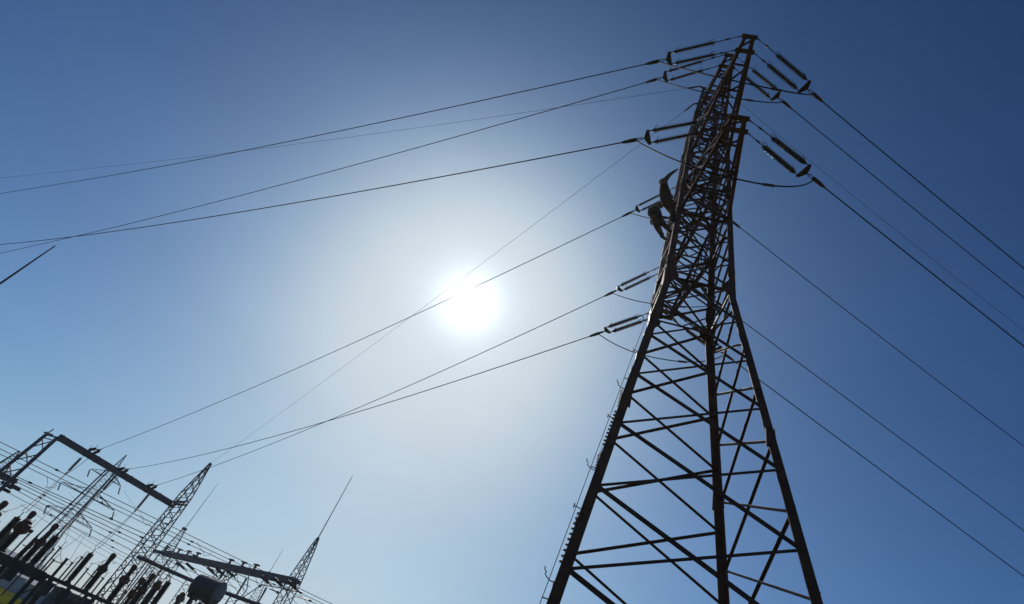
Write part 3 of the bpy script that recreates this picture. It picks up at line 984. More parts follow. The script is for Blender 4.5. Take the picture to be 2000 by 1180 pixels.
# lattice column with peak at the right end
MC = V((APEX.x, APEX.y, 0))
lattice_parts(G, MC, [(0, 1.6, 11.0, 1.1, 9), (11.0, 1.1, 13.2, 1.0, 2), (13.2, 1.0, APEX.z, .16, 4)], M['lat'], .11, .062, yaw_b)
mb = MB(); mb.bar(BR - bd * .4, V((MC.x, MC.y, BEAM_Z)) + bd * .7, .18, .16, (0, 0, 1)); mb.bar(BR - bd * .4 + V((0, 0, .3)), V((MC.x, MC.y, BEAM_Z + .3)) + bd * .5, .10, .10, (0, 0, 1))
mb.bar(V((MC.x, MC.y, BEAM_Z)) - bn * .7, V((MC.x, MC.y, BEAM_Z)) + bn * .7, .14, .14, (0, 0, 1))
mb.build("column_seat", M['lat'], G)
# two raking props under the middle of the beam
for (px0, py0), (px1, py1) in (((208, 917), (27, 1091)), ((222, 926), (111, 1046))):
    p0 = H(px0, py0, BEAM_Z - .25)
    q = D(px1, py1, math.hypot(p0.x, p0.y) + 1.2)
    e = p0 + (q - p0) * (p0.z / (p0.z - q.z))
    mb = MB(); mb.tube(p0, e, .075, 8); mb.build("raking_prop", M['lat'], G)

def short_string(root, p, q, r=.11, core=.05, pitch=.11, mat_=None, n=10, name="insulator"):
    d = (q - p).normalized(); ln = (q - p).length
    mb = MB()
    sheds(mb, p + d * .12, d, ln - .24, r, core, pitch, n)
    o = mb.build(name, mat_ or M['porc'], root)
    mb = MB()
    mb.tube(p, p + d * .14, .04, 6); mb.tube(q - d * .14, q, .045, 6)
    mb.build("end_fitting", M['fit'], root)
    return o

# landing strings on the beam
for k in 'DFE':
    c = LAND[k]
    f = WIRE[(k, -1)]
    T = (ATT[k][-1][0] + ATT[k][-1][1]) / 2
    dirn = (T - c); dirn.z = 0; dirn.normalize(); dirn = (dirn + V((0, 0, .08))).normalized()
    nm = {'D': 'left end', 'F': 'middle', 'E': 'right part'}[k]
    root = thing("strain_insulator", c, "short twin strain insulator on the %s of the gantry beam" % nm, "insulator string", "landing insulators on the gantry beam")
    for s in (-1, 1):
        p = c - dirn * 1.75 + bd * s * .28 + V((0, 0, .05)); q = c - dirn * .35 + bd * s * .2 + V((0, 0, .05))
        short_string(root, p, q, .15, .08, .12)
        h_ = MB(); h_.poly([p, p + V((0, 0, .3)) + bd * s * .1, p + V((0, 0, .42)) + dirn * .2 + bd * s * .1], .02, 5); h_.build("arcing_horn", M['fit'], root)
        h_ = MB(); h_.poly([q, q + V((0, 0, .3)) + bd * s * .1, q + V((0, 0, .45)) - dirn * .25 + bd * s * .1], .02, 5)
        h_.build("arcing_horn", M['fit'], root)
    mb = MB(); mb.plate([c - dirn * .36 + bd * .3 + V((0, 0, .05)), c - dirn * .05 + V((0, 0, .05)), c - dirn * .36 - bd * .3 + V((0, 0, .05))], .05, (0, 0, 1)); mb.build("yoke_plate", M['fit'], root)
    mb = MB(); mb.lathe(c - dirn * .1, dirn, [(0, .03), (.05, .07), (.5, .06), (.75, .025)], 8); mb.build("clamp", M['fit'], root)

# hanging strings and droppers
HANG = [((160, 893), (127, 919), 'left', (38, 1010)), ((228, 927), (199, 958), 'middle', (112, 1046)), ((292, 964), (265, 994), 'right', (183, 1078))]
HB = []
for (a, b, nm, e) in HANG:
    p = H(*a, BEAM_Z - .25)
    d_img = D(*b, math.hypot(p.x, p.y))
    q = V((p.x, p.y, d_img.z))
    root = thing("hanging_insulator", p, "brown insulator hanging below the %s of the gantry beam" % ({'left': 'left end', 'middle': 'middle', 'right': 'right part'}[nm]), "insulator string", "insulators hanging from the gantry beam")
    short_string(root, p, q, .17, .09, .12)
    mb = MB(); mb.lathe(q, (0, 0, -1), [(0, .05), (.05, .09), (.25, .07), (.32, .03)], 8); mb.build("clamp", M['fit'], root)
    HB.append((q - V((0, 0, .25)), nm, p))

# --- bushings and instrument transformers along the front row
ROW = "brown porcelain columns along the support frame"
ZB = 2.40
def cap(mb, p, r):
    mb.lathe(p, (0, 0, 1), [(0, r * .8), (.03, r * 1.15), (.10, r * 1.15), (.13, r * .5), (.20, r * .4)], 12)
TOPS = {}
def plain_bushing(px, py, r, label, key=None, dist=50, zb=ZB, rod=.35):
    t = D(px, py, dist)
    root = thing("bushing", V((t.x, t.y, zb)), label, "bushing", ROW)
    mb = MB(); sheds(mb, V((t.x, t.y, zb + .2)), (0, 0, 1), t.z - zb - .35, r * 1.35, r * .95, .085, 12); mb.build("porcelain", M['porc'], root)
    mb = MB(); mb.lathe(V((t.x, t.y, zb)), (0, 0, 1), [(0, r * 1.2), (.08, r * 1.2), (.10, r * .85), (.22, r * .8)], 12); mb.build("base_flange", M['frame'], root)
    mb = MB(); cap(mb, V((t.x, t.y, t.z - .16)), r); mb.build("cap", M['head'], root)
    mb = MB(); mb.tube(t, t + V((0, 0, rod)), .03, 6); mb.build("terminal_rod", M['fit'], root)
    if key: TOPS[key] = t + V((0, 0, rod))
    return root
def headed(px, py, drum_frac, r, label, key=None, dist=50, zb=ZB, drum_r=.25, head_r=.19):
    t = D(px, py, dist)
    hgt = t.z - zb
    zd = zb + hgt * drum_frac
    root = thing("instrument_transformer", V((t.x, t.y, zb)), label, "transformer", ROW)
    mb = MB(); sheds(mb, V((t.x, t.y, zb + .12)), (0, 0, 1), zd - zb - .3, r * 1.5, r * 1.1, .085, 12); mb.build("lower_porcelain", M['porc'], root)
    mb = MB(); mb.lathe(V((t.x, t.y, zd - .24)), (0, 0, 1), [(-.1, r), (.0, drum_r * .8), (.06, drum_r), (.20, drum_r * 1.02), (.22, drum_r * .92), (.46, drum_r * .9), (.50, drum_r * .7), (.54, r * .7)], 14)
    d_ = mb.build("drum", M['head'], root, False)
    mb = MB()
    for sgn in (-1, 1):
        c = V((t.x, t.y, zd)) + bd * sgn * drum_r * .9
        mb.bar(c - V((0, 0, .12)), c + V((0, 0, .12)), .14, .16, bd)
    mb.build("terminal_box", M['head'], d_)
    mb = MB(); sheds(mb, V((t.x, t.y, zd + .26)), (0, 0, 1), t.z - zd - .66, r * 1.15, r * .8, .08, 12); mb.build("upper_porcelain", M['porc'], root)
    mb = MB(); mb.lathe(V((t.x, t.y, t.z - .40)), (0, 0, 1), [(-.12, r * .7), (-.08, head_r * .85), (.05, head_r * .95), (.08, head_r * 1.05), (.26, head_r), (.33, head_r * .8), (.38, head_r * .3)], 14); h_ = mb.build("head", M['head'], root)
    mb = MB(); mb.poly([V((t.x, t.y, t.z - .55)) + bd * (head_r + .02), V((t.x, t.y, t.z - .6)) + bd * (head_r + .2), V((t.x, t.y, t.z - .45)) + bd * (head_r + .24)], .025, 5); mb.build("terminal_hook", M['fit'], h_)
    mb = MB(); mb.lathe(V((t.x, t.y, zb)), (0, 0, 1), [(0, r * 1.2), (.09, r * 1.2), (.10, r * .8), (.14, r * .8)], 12); mb.build("base_flange", M['frame'], root)
    if key: TOPS[key] = t + V((0, 0, 0))
    return root
def drum_ct(px, py, r, label, dist=46, zb=ZB, dr=.40):
    t = D(px, py, dist)
    root = thing("instrument_transformer", V((t.x, t.y, zb)), label, "transformer", ROW)
    z0 = t.z - .55
    mb = MB(); sheds(mb, V((t.x, t.y, zb + .1)), (0, 0, 1), z0 - zb - .15, r, r * .7, .085, 14); mb.build("lower_porcelain", M['porc'], root)
    mb = MB(); mb.lathe(V((t.x, t.y, z0)), (0, 0, 1), [(-.1, r * .9), (0, dr * .85), (.05, dr), (.46, dr * .96), (.50, dr * .75), (.66, dr * .62), (.72, dr * .3), (.74, .05)], 18); d_ = mb.build("drum", M['head'], root)
    mb = MB()
    for q in (-1, 1):
        c = V((t.x, t.y, z0 + .25)) + bd * q * (dr + .05); mb.bar(c - bd * .1, c + bd * .16 * q, .16, .2, (0, 0, 1))
    mb.lathe(V((t.x, t.y, z0 + .05)), (0, 0, 1), [(0, dr * 1.04), (.03, dr * 1.06), (.06, dr * 1.04)], 18)
    mb.build("terminal_box", M['head'], d_)
    mb = MB(); mb.lathe(V((t.x, t.y, zb)), (0, 0, 1), [(0, r * 1.25), (.09, r * 1.25), (.1, r * .8), (.12, r * .8)], 12); mb.build("base_flange", M['frame'], root)

headed(15, 978, .55, .15, "rusty round-headed transformer column cut by the left frame edge, upper one", None, 48)
headed(2, 1000, .6, .15, "rusty round-headed transformer column at the left frame edge, lower and mostly hidden one", None, 52)
plain_bushing(37, 1010, .18, "plain brown bushing leftmost in the row under the left dropper", 'left', 48)
headed(70, 998, .30, .16, "tall transformer column with rusty head rising behind the big rusty drum", None, 51)
drum_ct(53, 1021, .22, "thick column crowned by a big rusty drum, the widest of the row", 45)
headed(114, 1022, .50, .16, "round-headed transformer column between the two gantry props", None, 50)
plain_bushing(112, 1046, .20, "thick plain brown bushing beside the right gantry prop", 'middle', 48)
plain_bushing(180, 1080, .17, "plain brown bushing standing free under the middle dropper wires", 'right', 50)
headed(226, 1080, .56, .16, "round-headed transformer column left of the lattice column foot", None, 50, drum_r=.26)
headed(267, 1102, .56, .17, "round-headed transformer column right behind the gantry lattice column", None, 50, drum_r=.3)
headed(303, 1119, .52, .17, "round-headed transformer column right of the gantry lattice column", None, 50)
headed(315, 1133, .80, .17, "stout brown transformer column with a yellowish drum beside its taller neighbour", None, 50, drum_r=.24)
plain_bushing(331, 1135, .19, "thick plain bushing at the right end of the row by the tank", None, 50, rod=.1)
headed(361, 1156, .8, .15, "short brown transformer column at the left foot of the grey tank", None, 50)

plain_bushing(20, 1036, .13, "slim brown bushing between the leftmost bushing and the big rusty drum", None, 49, rod=.2)
plain_bushing(4, 1040, .13, "slim brown bushing low at the left frame edge", None, 49, rod=.2)
plain_bushing(72, 1050, .11, "slim brown bushing just right of the big rusty drum's foot", None, 49, rod=.3)
plain_bushing(82, 1058, .10, "slimmest brown bushing left of the right gantry prop's foot", None, 50, rod=.3)
plain_bushing(247, 1126, .12, "slim brown bushing inside the lattice column of the portal gantry", None, 50, rod=.2)
plain_bushing(288, 1136, .12, "slim brown bushing between two round-headed columns right of the lattice column", None, 50, rod=.2)
headed(283, 1128, .45, .12, "slender round-headed column close behind the one right of the lattice column", None, 53)
# --- thin post insulators of the disconnectors behind
POSTS = [(120, 1068, 1), (106, 1071, 0), (107, 1092, 1), (143, 1098, 1), (162, 1087, 1), (173, 1110, 1), (196, 1104, 1), (203, 1128, 1), (218, 1128, 0), (247, 1152, 1), (58, 1042, 0), (92, 1020 + 28, 0)]
POSTTXT = ["pair of thin posts right of the right gantry prop, taller one", "pair of thin posts right of the right gantry prop, shorter one", "thin post above the dark platform's right corner", "thin post just left of the free plain bushing's foot", "thin post close beside the free plain bushing",
           "thin post right of the free plain bushing", "thin post left of the lump of a round-headed column", "thin post beside the lattice column foot, upper one", "thin post beside the lattice column foot, squat one", "thin post inside the lattice column base", "thin post behind the big rusty drum", "thin post between the rusty drum and the round-headed column"]
for (px, py, rod), tx in zip(POSTS, POSTTXT):
    t = D(px, py, 56)
    root = thing("post_insulator", V((t.x, t.y, 2.3)), tx, "post insulator", "thin disconnector posts behind the bushings")
    mb = MB(); sheds(mb, V((t.x, t.y, 2.4)), (0, 0, 1), t.z - 2.55, .085, .05, .1, 10); mb.build("porcelain", M['porc'], root)
    mb = MB(); mb.lathe(V((t.x, t.y, 2.3)), (0, 0, 1), [(0, .1), (.05, .1), (.12, .06)], 8); mb.build("base_flange", M['frame'], root)
    mb = MB(); mb.lathe(V((t.x, t.y, t.z - .15)), (0, 0, 1), [(0, .06), (.03, .09), (.12, .09), (.15, .03)], 8)
    if rod:
        mb.poly([t, t + V((0, 0, .35)), t + V((0, 0, .42)) + bd * .1], .025, 6)
        mb.bar(t - bd * .22 - V((0, 0, .05)), t + bd * .05 - V((0, 0, .05)), .05, .05)
    mb.build("terminal", M['fit'], root)
# a square grey post
t = D(131, 1092, 52)
mb = MB(); mb.bar(V((t.x, t.y, 0)), t, .16, .16, bd); mb.bar(t - V((0, 0, .02)), t + V((0, 0, .04)), .22, .22, bd)
mb.top("steel_post", M['frame'], "plain square grey post among the bushings, no insulator on it", "post", None, ground_of(t))
# isolator contact arms
for i, (a, b) in enumerate((((107, 1096), (122, 1101)), ((170, 1118), (180, 1126)), ((232, 1152), (246, 1158)), ((44, 1064), (58, 1070)))):
    mb = MB(); p, q = D(*a, 56), D(*b, 56); mb.tube(p, q, .03, 6); mb.lathe(q - (q - p).normalized() * .1, (q - p).normalized(), [(0, .03), (.03, .07), (.16, .07), (.18, .03)], 8)
    mb.top("contact_arm", M['fit'], ["thin contact arm above the dark platform", "thin contact arm right of the free plain bushing", "thin contact arm by the lattice column", "thin contact arm under the rusty drum"][i], "switch arm", "disconnector contact arms", p)

# droppers
def sag_line(p, q, sag, n=14):
    return [p.lerp(q, i / n) - V((0, 0, 4 * sag * (i / n) * (1 - i / n))) for i in range(n + 1)]
for (q, nm, pb) in HB:
    t = TOPS[nm]
    for j, off in enumerate((-.12, .12)):
        o = bd * off
        mb = MB(); mb.poly(sag_line(q + o * .3, t + o, .35 + .25 * j), .024, 5)
        mb.top("dropper_cable", M['wire'], "%s dropper of the pair running down from the %s hanging insulator" % ("straighter" if j == 0 else "slacker", nm), "cable", "dropper cables below the gantry", q)
    c = LAND[{'left': 'D', 'middle': 'F', 'right': 'E'}[nm]]
    mb = MB(); mb.poly(sag_line(c - V((0, 0, .1)), q, .5), .024, 5)
    mb.top("jumper_cable", M['wire'], "thin jumper from the beam to the %s hanging insulator" % nm, "cable", "jumpers below the gantry beam", c)
# slack connecting wires between the columns
for i, (a, b, sg, dd) in enumerate((((62, 1032), (100, 995), .25, 50), ((121, 1070), (176, 1083), .9, 50), ((176, 1100), (222, 1086), .2, 50), ((0, 1001), (50, 985), .1, 50), ((83, 1054), (70, 1047), .2, 52), ((101, 1080), (165, 1040), .5, 55), ((127, 1058), (150, 1000), .1, 60), ((136, 1095), (170, 1040), .1, 60), ((205, 1112), (182, 1115), .2, 52))):
    mb = MB(); mb.poly(sag_line(D(*a, dd), D(*b, dd + 2), sg), .014, 5)
    mb.top("connecting_wire", M['wire'], ["slack wire from the big rusty drum up to the right", "deep slack wire from the thin posts to the free plain bushing", "slack wire from the free bushing to a round head", "wire leaving the frame at left above a rusty head", "short slack wire behind the big rusty drum", "slack wire rising right from the thin posts", "thin wire rising from the post beside the right prop", "thin wire rising from above the square grey post", "short slack wire near the round-headed column"][i], "cable", "slack wires among the bushings", D(*a, dd))

# --- support frames under the columns
def frame_beam(label, a, b, da, db, w, h, posts, zoff=0, braces=True):
    p, q = D(*a, da), D(*b, db)
    zz = ZB + zoff
    p.z = zz - h / 2; q.z = zz - h / 2
    root = thing("support_frame", ground_of(p), label, "support frame", "dark support frames under the columns")
    mb = MB(); mb.bar(p, q, w, h, (0, 0, 1)); mb.build("beam", M['frame'], root)
    for t in posts:
        c = p.lerp(q, t)
        mb = MB(); mb.bar(V((c.x, c.y, 0)), V((c.x, c.y, zz - h)), .26, .22, bd); mb.build("post", M['frame'], root)
        if braces:
            d_ = (q - p).normalized()
            mb = MB(); mb.bar(V((c.x, c.y, .9)), V((c.x, c.y, zz - h)) + d_ * .9, .07, .07); mb.build("knee_brace", M['frame'], root)
    return root
frame_beam("wide dark platform frame under the big rusty drum at far left", (-60, 1050), (88, 1117), 46, 48, .7, .55, (.15, .55, .93))
frame_beam("long lower dark frame under the bushings, left of the lattice column", (86, 1118), (238, 1178), 50, 50, .3, .22, (.05, .36, .68, .97))
frame_beam("thin rear dark frame behind the bushings", (95, 1112), (262, 1178), 56, 58, .25, .18, (.1, .5, .9), .05, False)
frame_beam("dark frame under the columns right of the lattice column", (240, 1179), (420, 1240), 50, 50, .6, .34, (.2, .7))
# operating boxes bolted below the frame
for i, (px, py) in enumerate(((42, 1094), (103, 1130), (140, 1138), (181, 1160))):
    c = D(px, py, 47)
    root = thing("operating_box", V((c.x, c.y, 1.25)), ["dark operating box under the wide platform", "dark operating box at the platform's right corner", "dark operating box below the free plain bushing", "dark operating box left of the lattice column foot"][i], "box", "operating boxes under the frame")
    mb = MB(); mb.bar(V((c.x, c.y, 1.3)), V((c.x, c.y, 2.05)), .75, .5, bd); mb.build("body", M['frame'], root)
    mb = MB(); cc = V((c.x, c.y, 1.68)) - bn * .27; mb.bar(cc - V((0, 0, .3)), cc + V((0, 0, .3)), .6, .03, bn); mb.build("door", M['galv'], root)

# --- concrete kiosk, sheds and low walls behind
k0, k1 = D(107, 1146, 62), D(172, 1172, 62)
zk = EYE + .0075 * 62
root = thing("kiosk", ground_of(k0), "low grey concrete kiosk with a flat roof below the frame", "kiosk")
for p in (k0, k1): p.z = 0
kd = (k1 - k0).normalized(); kn = V((0, 0, 1)).cross(kd)
if kn.y < 0: kn = -kn
mb = MB(); mb.bar((k0 + k1) / 2 + kn * 1.5 - kd * (k1 - k0).length / 2 + V((0, 0, zk / 2)), (k0 + k1) / 2 + kn * 1.5 + kd * (k1 - k0).length / 2 + V((0, 0, zk / 2)), 3.0, zk - .16, (0, 0, 1)); mb.build("wall", M['conc'], root)
mb = MB(); mb.bar(k0 + kn * 1.5 - kd * .15 + V((0, 0, zk)), k1 + kn * 1.5 + kd * .15 + V((0, 0, zk)), 3.3, .15, (0, 0, 1)); mb.build("roof", M['conc'], root)
mb = MB(); c = k0.lerp(k1, .62) - kn * .02; mb.bar(c + V((0, 0, .05)), c + V((0, 0, 1.7)), .9, .06, kn); mb.build("door", M['frame'], root)
for i, (px, py, dist, w, h, m_) in enumerate(((5, 1104, 150, 12, 5.0, 'wall'), (30, 1116, 120, 7, 2.9, 'roofm'), (76, 1136, 110, 5.5, 2.6, 'roofm'), (100, 1150, 95, 5, 2.2, 'wall'))):
    c = ground_of(D(px, py, dist))
    root = thing("shed", c, ["long pale shed far off at the left edge", "blue grey shed seen below the wide platform", "blue grey shed between the frame posts", "small pale shed beside the concrete kiosk"][i], "shed", "low sheds beyond the substation")
    u_ = V((math.cos(math.radians(24)), math.sin(math.radians(24)), 0)); v_ = V((-u_.y, u_.x, 0))
    a, b = c - u_ * w / 2, c + u_ * w / 2
    mb = MB(); mb.bar(a + V((0, 0, h * .36)), b + V((0, 0, h * .36)), w * .6, h * .72, (0, 0, 1)); mb.build("wall", M['wall'], root)
    mb = MB(); e = w * .34
    mb.prism([a - u_ * .3 - v_ * e + V((0, 0, h * .72)), a - u_ * .3 + v_ * e + V((0, 0, h * .72)), a - u_ * .3 + V((0, 0, h))], [b + u_ * .3 - v_ * e + V((0, 0, h * .72)), b + u_ * .3 + v_ * e + V((0, 0, h * .72)), b + u_ * .3 + V((0, 0, h))])
    mb.build("roof", M['roofm'], root)

# --- conservator tank on its transformer
tc_ = D(404, 1151, 45)
ta = V((math.cos(math.radians(-18)), math.sin(math.radians(-18)), 0))
TK = thing("conservator_tank", V((tc_.x, tc_.y, tc_.z - .9)), "round grey conservator tank lying on its cradle at bottom of frame", "tank")
mb = MB()
Lt, Rt = 2.05, .71
prof = [(0, .02), (.03, Rt * .55), (.09, Rt * .86), (.16, Rt * .98), (.20, Rt), (.62, Rt), (.63, Rt * 1.02), (.67, Rt * 1.02), (.68, Rt), (1.30, Rt), (1.31, Rt * 1.02), (1.35, Rt * 1.02), (1.36, Rt), (Lt - .20, Rt), (Lt - .10, Rt), (Lt - .09, Rt * 1.03), (Lt - .03, Rt * 1.03), (Lt - .02, Rt * .97), (Lt, Rt * .6), (Lt + .02, .02)]
mb.lathe(tc_ - ta * Lt / 2, ta, prof, 40)
mb.build("shell", M['tank'], TK)
mb = MB(); e = tc_ + ta * (Lt / 2 + .01)
mb.lathe(e + V((0, 0, -.45)) + ta.cross(V((0, 0, 1))) * -.12, ta, [(0, .12), (.05, .12), (.06, .05), (.14, .05), (.16, .1), (.18, .1)], 12); mb.build("drain_valve", M['fit'], TK)
for s in (-1, 1):
    c = tc_ + ta * s * .6
    mb = MB(); mb.bar(c - V((0, 0, .7)) - ta.cross(V((0, 0, 1))) * .6, c - V((0, 0, .7)) + ta.cross(V((0, 0, 1))) * .6, .14, .2, (0, 0, 1)); mb.bar(c - V((0, 0, .75)), V((c.x, c.y, 2.4)), .2, .2, ta)
    mb.build("cradle", M['frame'], TK)
# transformer body under the tank (just below the frame of the picture)
TB = thing("power_transformer", V((tc_.x, tc_.y, 0)), "power transformer body under the grey conservator tank", "transformer")
mb = MB(); mb.bar(V((tc_.x, tc_.y + 1.2, .3)), V((tc_.x, tc_.y + 1.2, 2.9)), 4.2, 2.2, ta); mb.build("body", M['tank'], TB)
for i in range(8):
    c = V((tc_.x, tc_.y, 0)) + ta * (-1.75 + i * .5)
    mb = MB(); mb.bar(c + V((0, 0, .5)), c + V((0, 0, 2.6)), .3, .35, ta); mb.build("radiator", M['tank'], TB)
for i, (px, py) in enumerate(((352, 1168), (376, 1172), (392, 1176))):
    t = D(px, py, 46.5)
    mb = MB(); sheds(mb, V((t.x, t.y, 2.9)), (0, 0, 1), t.z - 2.9, .13, .08, .085, 12); mb.build("bushing", M['porc'], TB)

# --- the busbar gantry at right
z2 = 9.4
B2L, B2R = H(300, 1076, z2), H(578, 1137, z2)
b2 = (B2R - B2L).normalized(); b2n = V((0, 0, 1)).cross(b2).normalized()
if b2n.y < 0: b2n = -b2n
G2 = thing("busbar_gantry", ground_of((B2L + B2R) / 2), "dark busbar gantry with a heavy beam on lattice columns, tall rod at its right end", "gantry")
mb = MB(); mb.bar(B2L.lerp(B2R, .1), B2R, .5, .62, (0, 0, 1)); mb.bar(B2L, B2L.lerp(B2R, .12), .3, .34, (0, 0, 1)); mb.build("beam", M['blue'], G2)
for t in (.22, .60, 1.0):
    c = B2L.lerp(B2R, t); yw = math.atan2(b2.y, b2.x)
    if t == 1.0:
        ap = H(623, 1048, 14.0); dist2 = math.hypot(c.x, c.y)
        ap = D(622, 1050, dist2)
        c = ground_of(ap)
        lattice_parts(G2, c, [(0, 1.3, z2, .95, 8), (z2, .95, ap.z - .9, .38, 4), (ap.z - .9, .38, ap.z, .12, 2)], M['lat'], .085, .05, yw)
        zt = tipz(ap, 690.5, 931)
        mb = MB(); mb.poly([ap - V((0, 0, .4)), V((ap.x, ap.y, (ap.z + zt) / 2)), V((ap.x, ap.y, zt))], [.055, .042, .03], 8); mb.lathe(ap - V((0, 0, .35)), (0, 0, 1), [(0, .12), (.05, .15), (.3, .15), (.36, .06)], 8); mb.build("lightning_rod", M['lat'], G2)
        mb = MB(); mb.bar(B2R - b2 * .4, ground_of(ap) + V((0, 0, z2)) + b2 * .8, .3, .3, (0, 0, 1)); mb.build("column_seat", M['blue'], G2)
    else:
        lattice_parts(G2, c, [(0, 1.6, z2 - .3, 1.1, 7)], M['lat'], .09, .055, yw)
# post insulators standing on the beam
for i, px in enumerate((319, 343, 361, 379, 443, 468, 492)):
    f = (px - 300) / 278.0
    # perspective-correct spot along the beam
    lo, hi = 0.0, 1.0
    for _ in range(40):
        md = (lo + hi) / 2; w = B2L.lerp(B2R, md) - V((0, 0, EYE)); sxp = 1000 + FPX * w.dot(CR) / w.dot(CD)
        if sxp < px: lo = md
        else: hi = md
    c = B2L.lerp(B2R, lo) + V((0, 0, .30))
    root = thing("pedestal_insulator", c, "squat brown pedestal insulator on the busbar gantry beam, %s from the left" % ("first", "second", "third", "fourth", "fifth", "sixth", "last")[i], "post insulator", "pedestal insulators on the busbar gantry beam")
    mb = MB(); sheds(mb, c, (0, 0, 1), .45, .16, .1, .1, 10); mb.build("porcelain", M['porc'], root)
    mb = MB(); mb.bar(c + V((0, 0, .47)) - b2 * .35, c + V((0, 0, .47)) + b2 * .45, .32, .14, (0, 0, 1)); mb.build("cap", M['head'], root)
# inclined strings under the beam with the wires they carry
INC = [((345, 1097), (361, 1112)), ((363, 1099), (379, 1114)), ((404, 1107), (419, 1121)), ((421, 1109), (438, 1124)), ((442, 1113), (456, 1126)), ((508, 1124), (526, 1140)), ((534, 1128), (552, 1146)), ((561, 1134), (580, 1152))]
INCT = ["first", "second", "third", "fourth", "fifth", "sixth", "seventh", "last"]
for i, (a, b) in enumerate(INC):
    p = H(*a, z2 - .35)
    q = D(*b, math.hypot(p.x, p.y) + 1.0)
    root = thing("strain_insulator", p, "dark string slanting down under the busbar gantry beam, %s from the left" % INCT[i], "insulator string", "slanting strings under the busbar gantry beam")
    short_string(root, p, q, .15, .08, .12)
    d_ = (q - p).normalized()
    mb = MB(); mb.lathe(q, d_, [(0, .04), (.06, .08), (.4, .06), (.5, .02)], 8); mb.build("clamp", M['fit'], root)
    e = q + V((d_.x, d_.y, 0)) * 30 + V((0, 0, -1.5))
    mb = MB(); mb.poly(sag_line(q, D(b[0] + 70, b[1] + 62, math.hypot(q.x, q.y) + 9), .3), .02, 5)
    mb.top("overhead_conductor", M['wire'], "dark wire running on from the %s slanting string under the busbar gantry" % INCT[i], "cable", "wires below the busbar gantry", q)
# thin tube beam in front, carrying disconnector gear
z3 = 6.6
root = thing("tube_busbar", ground_of(H(268, 1087, z3)), "long grey tubular busbar passing behind the conservator tank", "busbar")
pts3 = [H(268, 1087, z3), H(372, 1133, z3), H(520, 1187, z3)]
mb = MB(); mb.poly(pts3, .17, 10); mb.build("tube", M['blue'], root)
for p in (pts3[0].lerp(pts3[1], .3), pts3[1], pts3[1].lerp(pts3[2], .6)):
    c = p
    lattice_parts(root, ground_of(c), [(0, .9, z3 - .2, .7, 7)], M['lat'], .07, .035, .3)
mb = MB(); c = H(281, 1094, z3 - .35); mb.bar(c, H(292, 1098, z3 - .3), .2, .14); mb.build("clamp", M['fit'], root)
# hanging weights / spacers and frame wires near the right end
for i, (a, b, sg) in enumerate((((463, 1115), (476, 1150), .3), ((487, 1103), (478, 1160), .5), ((500, 1120), (507, 1146), .2), ((523, 1136), (512, 1165), .25), ((415, 1128), (424, 1110), .2), ((318, 1085), (331, 1110), .35))):
    p, q = D(*a, 68), D(*b, 66)
    mb = MB(); mb.poly(sag_line(p, q, sg), .022, 5)
    mb.top("connecting_wire", M['wire'], "curved connecting wire under the busbar gantry beam, %s" % ["left of the middle column", "beside the pale connecting pipe", "at the seventh slanting string", "below the last strings", "above the tank", "near the beam's left tip"][i], "cable", "curved wires under the busbar gantry", p)
p = D(489, 1106, 64)
mb = MB(); mb.poly([p, D(485, 1130, 63.5), D(482, 1152, 63), D(471, 1166, 62.5), D(462, 1174, 62)], .05, 8)
mb.top("connecting_pipe", M['galv'], "pale bent connecting pipe descending from the busbar gantry beam", "pipe", None, p)
for i, (px, py, pb) in enumerate(((483, 1128, (459, 1168)), (441, 1113, (425, 1131)), (522, 1146, (508, 1182)))):
    p = D(px, py, 62); q = D(*pb, 62); q = V((p.x, p.y, q.z))
    root = thing("post_insulator", q, ["long dark post insulator under the busbar gantry's middle column", "dark post insulator just above the tank's right end", "dark post insulator left of the right mast"][i], "post insulator", "posts below the busbar gantry")
    short_string(root, q, p, .13, .07, .11)
# cross struts
for i, (a, b) in enumerate((((466, 1172), (512, 1142)), ((512, 1142), (566, 1152)), ((575, 1164), (608, 1174)), ((566, 1152), (590, 1158)), ((436, 1136), (462, 1122)), ((526, 1150), (545, 1158)))):
    p, q = D(*a, 60), D(*b, 60.5)
    mb = MB(); mb.tube(p, q, .045, 6); mb.lathe(q - (q - p).normalized() * .3, (q - p).normalized(), [(0, .04), (.05, .11), (.32, .08), (.36, .03)], 8)
    mb.top("contact_arm", M['fit'], "thin disconnector arm under the busbar gantry, %s" % ["rising to the right from the tank", "level between two columns", "lowest at the right mast", "against the right mast", "above the tank", "short one by the right mast"][i], "switch arm", "disconnector arms under the busbar gantry", p)

# --- lightning masts
ap = D(362, 1031, 78)
lightning_mast("slim lattice mast with a rod, between the two gantries", ap, tipz(ap, 427, 945), 1.5, .3, .4, 12)
ap = D(527, 1117, 95)
lightning_mast("far slim mast whose thin rod shows just above the busbar beam", ap, tipz(ap, 555, 1072), 1.4, .2, .2, 10)
ap = D(-60, 592, 40)
lightning_mast("tall mast outside the frame, its rod tip entering at the left edge", V((D(108, 480, 40).x, D(108, 480, 40).y, 10.0)), D(108, 480, 40).z, 1.6, .3, .1, 9, rod_r=.055)
ap = D(38, 881, 88)
root = thing("lattice_mast", ground_of(ap), "lattice peak behind the gantry's A-frame at the left edge", "mast")
lattice_parts(root, ap, [(0, 1.6, ap.z - 2.5, 1.3, 10), (ap.z - 2.5, 1.3, ap.z, .1, 4)], M['lat'], .09, .045, .5)

